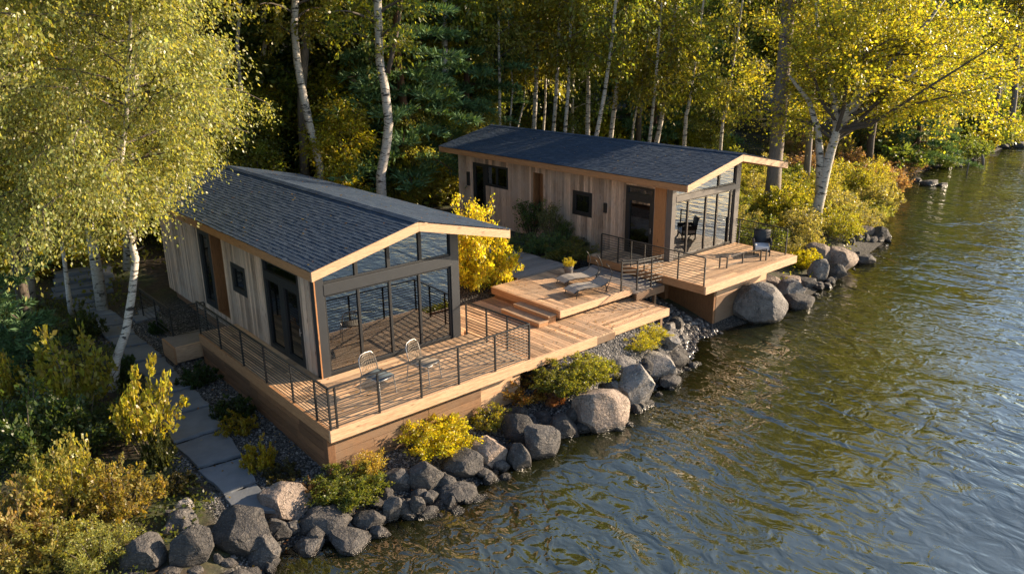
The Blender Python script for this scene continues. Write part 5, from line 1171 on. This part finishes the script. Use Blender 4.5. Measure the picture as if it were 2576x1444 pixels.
# sunny bank beyond the far cabin
n = 0; tries = 0; bk = []
while n < 80 and tries < 6000:
    tries += 1; x = rng.uniform(20.6, 53); dsh = rng.uniform(.25, 9.5); y = float(np.interp(x, SX, SY))+dsh
    if x < 22.3 and y > 1.5 or (Vector((x, y, 0))-Vector((29.6, 4.8, 0))).length < .9: continue
    if dsh < 2.0 and x < 27 or dsh < .9 and x < 36: continue
    sp = .95+.02*(x-20)
    if any((p-Vector((x, y, 0))).length < sp for p in bk): continue
    bk.append(Vector((x, y, 0))); s = rng.uniform(1.3, 2.1)*(1+.012*(x-20)); t = (x-21)/32
    col = rng.choice(((.21,.215,.03), (.17,.19,.035), (.12,.15,.035), (.24,.23,.04), (.21,.20,.08), (.10,.13,.03))) if t < .62 else rng.choice(((.22,.145,.09), (.22,.18,.06), (.25,.24,.04), (.2,.13,.08)))
    lab = 'sunlit yellow green bush of the bank behind the far deck, one of many alike' if t < .62 else 'red and gold bush near the tip of the bank, one of many alike'
    bush_at(Vector((x, y, max(gz(x, y), WZ+.05)-.1)), s, s*rng.uniform(.6, 1.15), rng.choice(('fine','fine','tall','dense')), col, lab, 'bushes of the sunny bank' if t < .62 else 'bushes at the tip of the bank'); n += 1
n = 0; fb = []; tries = 0
while n < 46 and tries < 3000:
    tries += 1; x = rng.uniform(50, 118); y = float(np.interp(x, SX, SY))+rng.uniform(.1, 3.2)
    if any((p-Vector((x, y, 0))).length < 1.5 for p in fb) or not view_ok(x, y, .1): continue
    fb.append(Vector((x, y, 0))); s = rng.uniform(2.2, 3.8)
    bush_at(Vector((x, y, max(gz(x, y), WZ+.1)-.15)), s, s*rng.uniform(.55, .95), rng.choice(('round','coarse','loose')), rng.choice((DK, DK, MID, OL)), 'green bush crowding the shaded shoreline of the far bank, one of many alike', 'bushes crowding the far shoreline'); n += 1
bush(2215, 2352, 268, 425, 'fine', (.20,.20,.11), 'greyish pale bush hanging over the far shore')
for i, (x0, x1, yt, yb, c) in enumerate(((2110,2200,300,420,DK), (2150,2235,330,430,(.10,.10,.03)), (2330,2400,250,370,DK), (2380,2460,240,375,(.06,.085,.03)), (2440,2530,230,360,DK), (2510,2600,220,345,(.07,.08,.03)))):
    bush(x0, x1, yt, yb, 'round', c, f'dark green bush of the far bank, {ordw[i]} counted outwards from the sunny bank' if i else 'dark green bush of the far bank, closest to the sunny bank', 'bushes of the far bank')

# ---------------------------------------------------------------- leaf litter and ground cover
def scatter(n, box, seed, fz, keep, size, flat=.15):
    r = np.random.RandomState(seed); X = r.uniform(box[0], box[1], n); Y = r.uniform(box[2], box[3], n); k = keep(X, Y); X, Y = X[k], Y[k]; m = len(X)
    a = r.uniform(0, 6.28, m); l = size*r.uniform(.6, 1.3, m); u = np.stack([np.cos(a), np.sin(a), r.normal(size=m)*flat], 1)*l[:, None]; v = np.stack([-np.sin(a), np.cos(a), r.normal(size=m)*flat], 1)*(l*.5)[:, None]
    P = np.stack([X, Y, fz(X, Y)], 1); return np.stack([P, P+u*.45+v*.6, P+u, P+u*.45-v*.6], 1).reshape(-1, 3)
def roofA(X, Y): return np.where(X < 3.918, 3.03+.2355*(X-.873), 3.747-.2349*(X-3.918))+.04
LV = [scatter(230, (.9, 6.9, 2.1, 14.9), 1, roofA, lambda X, Y: (np.abs(np.sin(X*1.3+Y*.4)) > .3), .09, .1),
      scatter(170, (14.8, 21, 1.8, 16.1), 2, lambda X, Y: np.where(X < 17.95, 3.33+.2267*(X-14.73), 4.06-.1968*(X-17.95))+.04, lambda X, Y: X < 99, .09, .1),
      scatter(80, (.15, 5.8, .15, 2.6), 3, lambda X, Y: 0*X+.008, lambda X, Y: X < 99, .07, .05), scatter(110, (6.1, 12.1, .5, 1.7), 4, lambda X, Y: 0*X-.19, lambda X, Y: X < 99, .07, .05),
      scatter(40, (8.9, 12, 1.9, 5.1), 5, lambda X, Y: 0*X+.21, lambda X, Y: X < 99, .07, .05), scatter(1500, (-4.5, 6, -2, 14), 6, lambda X, Y: ground(X, Y)+.075, lambda X, Y: (X < .02) | (Y < 0), .075, .25)]
o = tag(link('fallen_leaves', np_mesh('fallen_leaves', np.concatenate(LV)), M['leaf']), 'scattered dry yellow brown leaves on roofs, decks, path and gravel', 'leaf litter', kind='stuff'); o.color = (.20, .12, .035, 1)
def cover(n, box, seed, keep, size, lift, color, label):
    r = np.random.RandomState(seed); X = r.uniform(box[0], box[1], n); Y = r.uniform(box[2], box[3], n); hn = .5+.5*np.sin(X*1.9+np.sin(Y*1.3)*2)*np.cos(Y*1.6); k = keep(X, Y) & (r.rand(n) < .25+.75*hn); X, Y, hn = X[k], Y[k], hn[k]
    P = np.stack([X, Y, ground(X, Y)+r.rand(len(X))*lift*(.3+hn)], 1); V = leaf_quads(P, size, r, -.3, .6)
    o = tag(link('ground_cover', np_mesh('ground_cover', V), M['leaf']), label, 'ground cover', kind='stuff'); o.color = (*color, 1)
cover(60000, (-13, -1, -3, 16), 11, lambda X, Y: (X < pathx(Y)[0]-.25) & (Y > np.interp(X, SX, SY)+2.2), .085, .32, (.07, .085, .022), 'low green ground cover under the bushes left of the path')
cover(70000, (-14, 34, 14, 44), 12, lambda X, Y: ((Y > 17.5) | (X < .2)) & (X+Y > 8), .15, .5, (.10, .11, .025), 'leafy ground cover of the woods behind the cabins')
cover(26000, (20.5, 52, -1, 22), 13, lambda X, Y: (Y > np.interp(X, SX, SY)+.5) & ((X > 22.3) | (Y < 1.4)), .12, .45, (.14, .15, .03), 'leafy ground cover of the sunny bank')
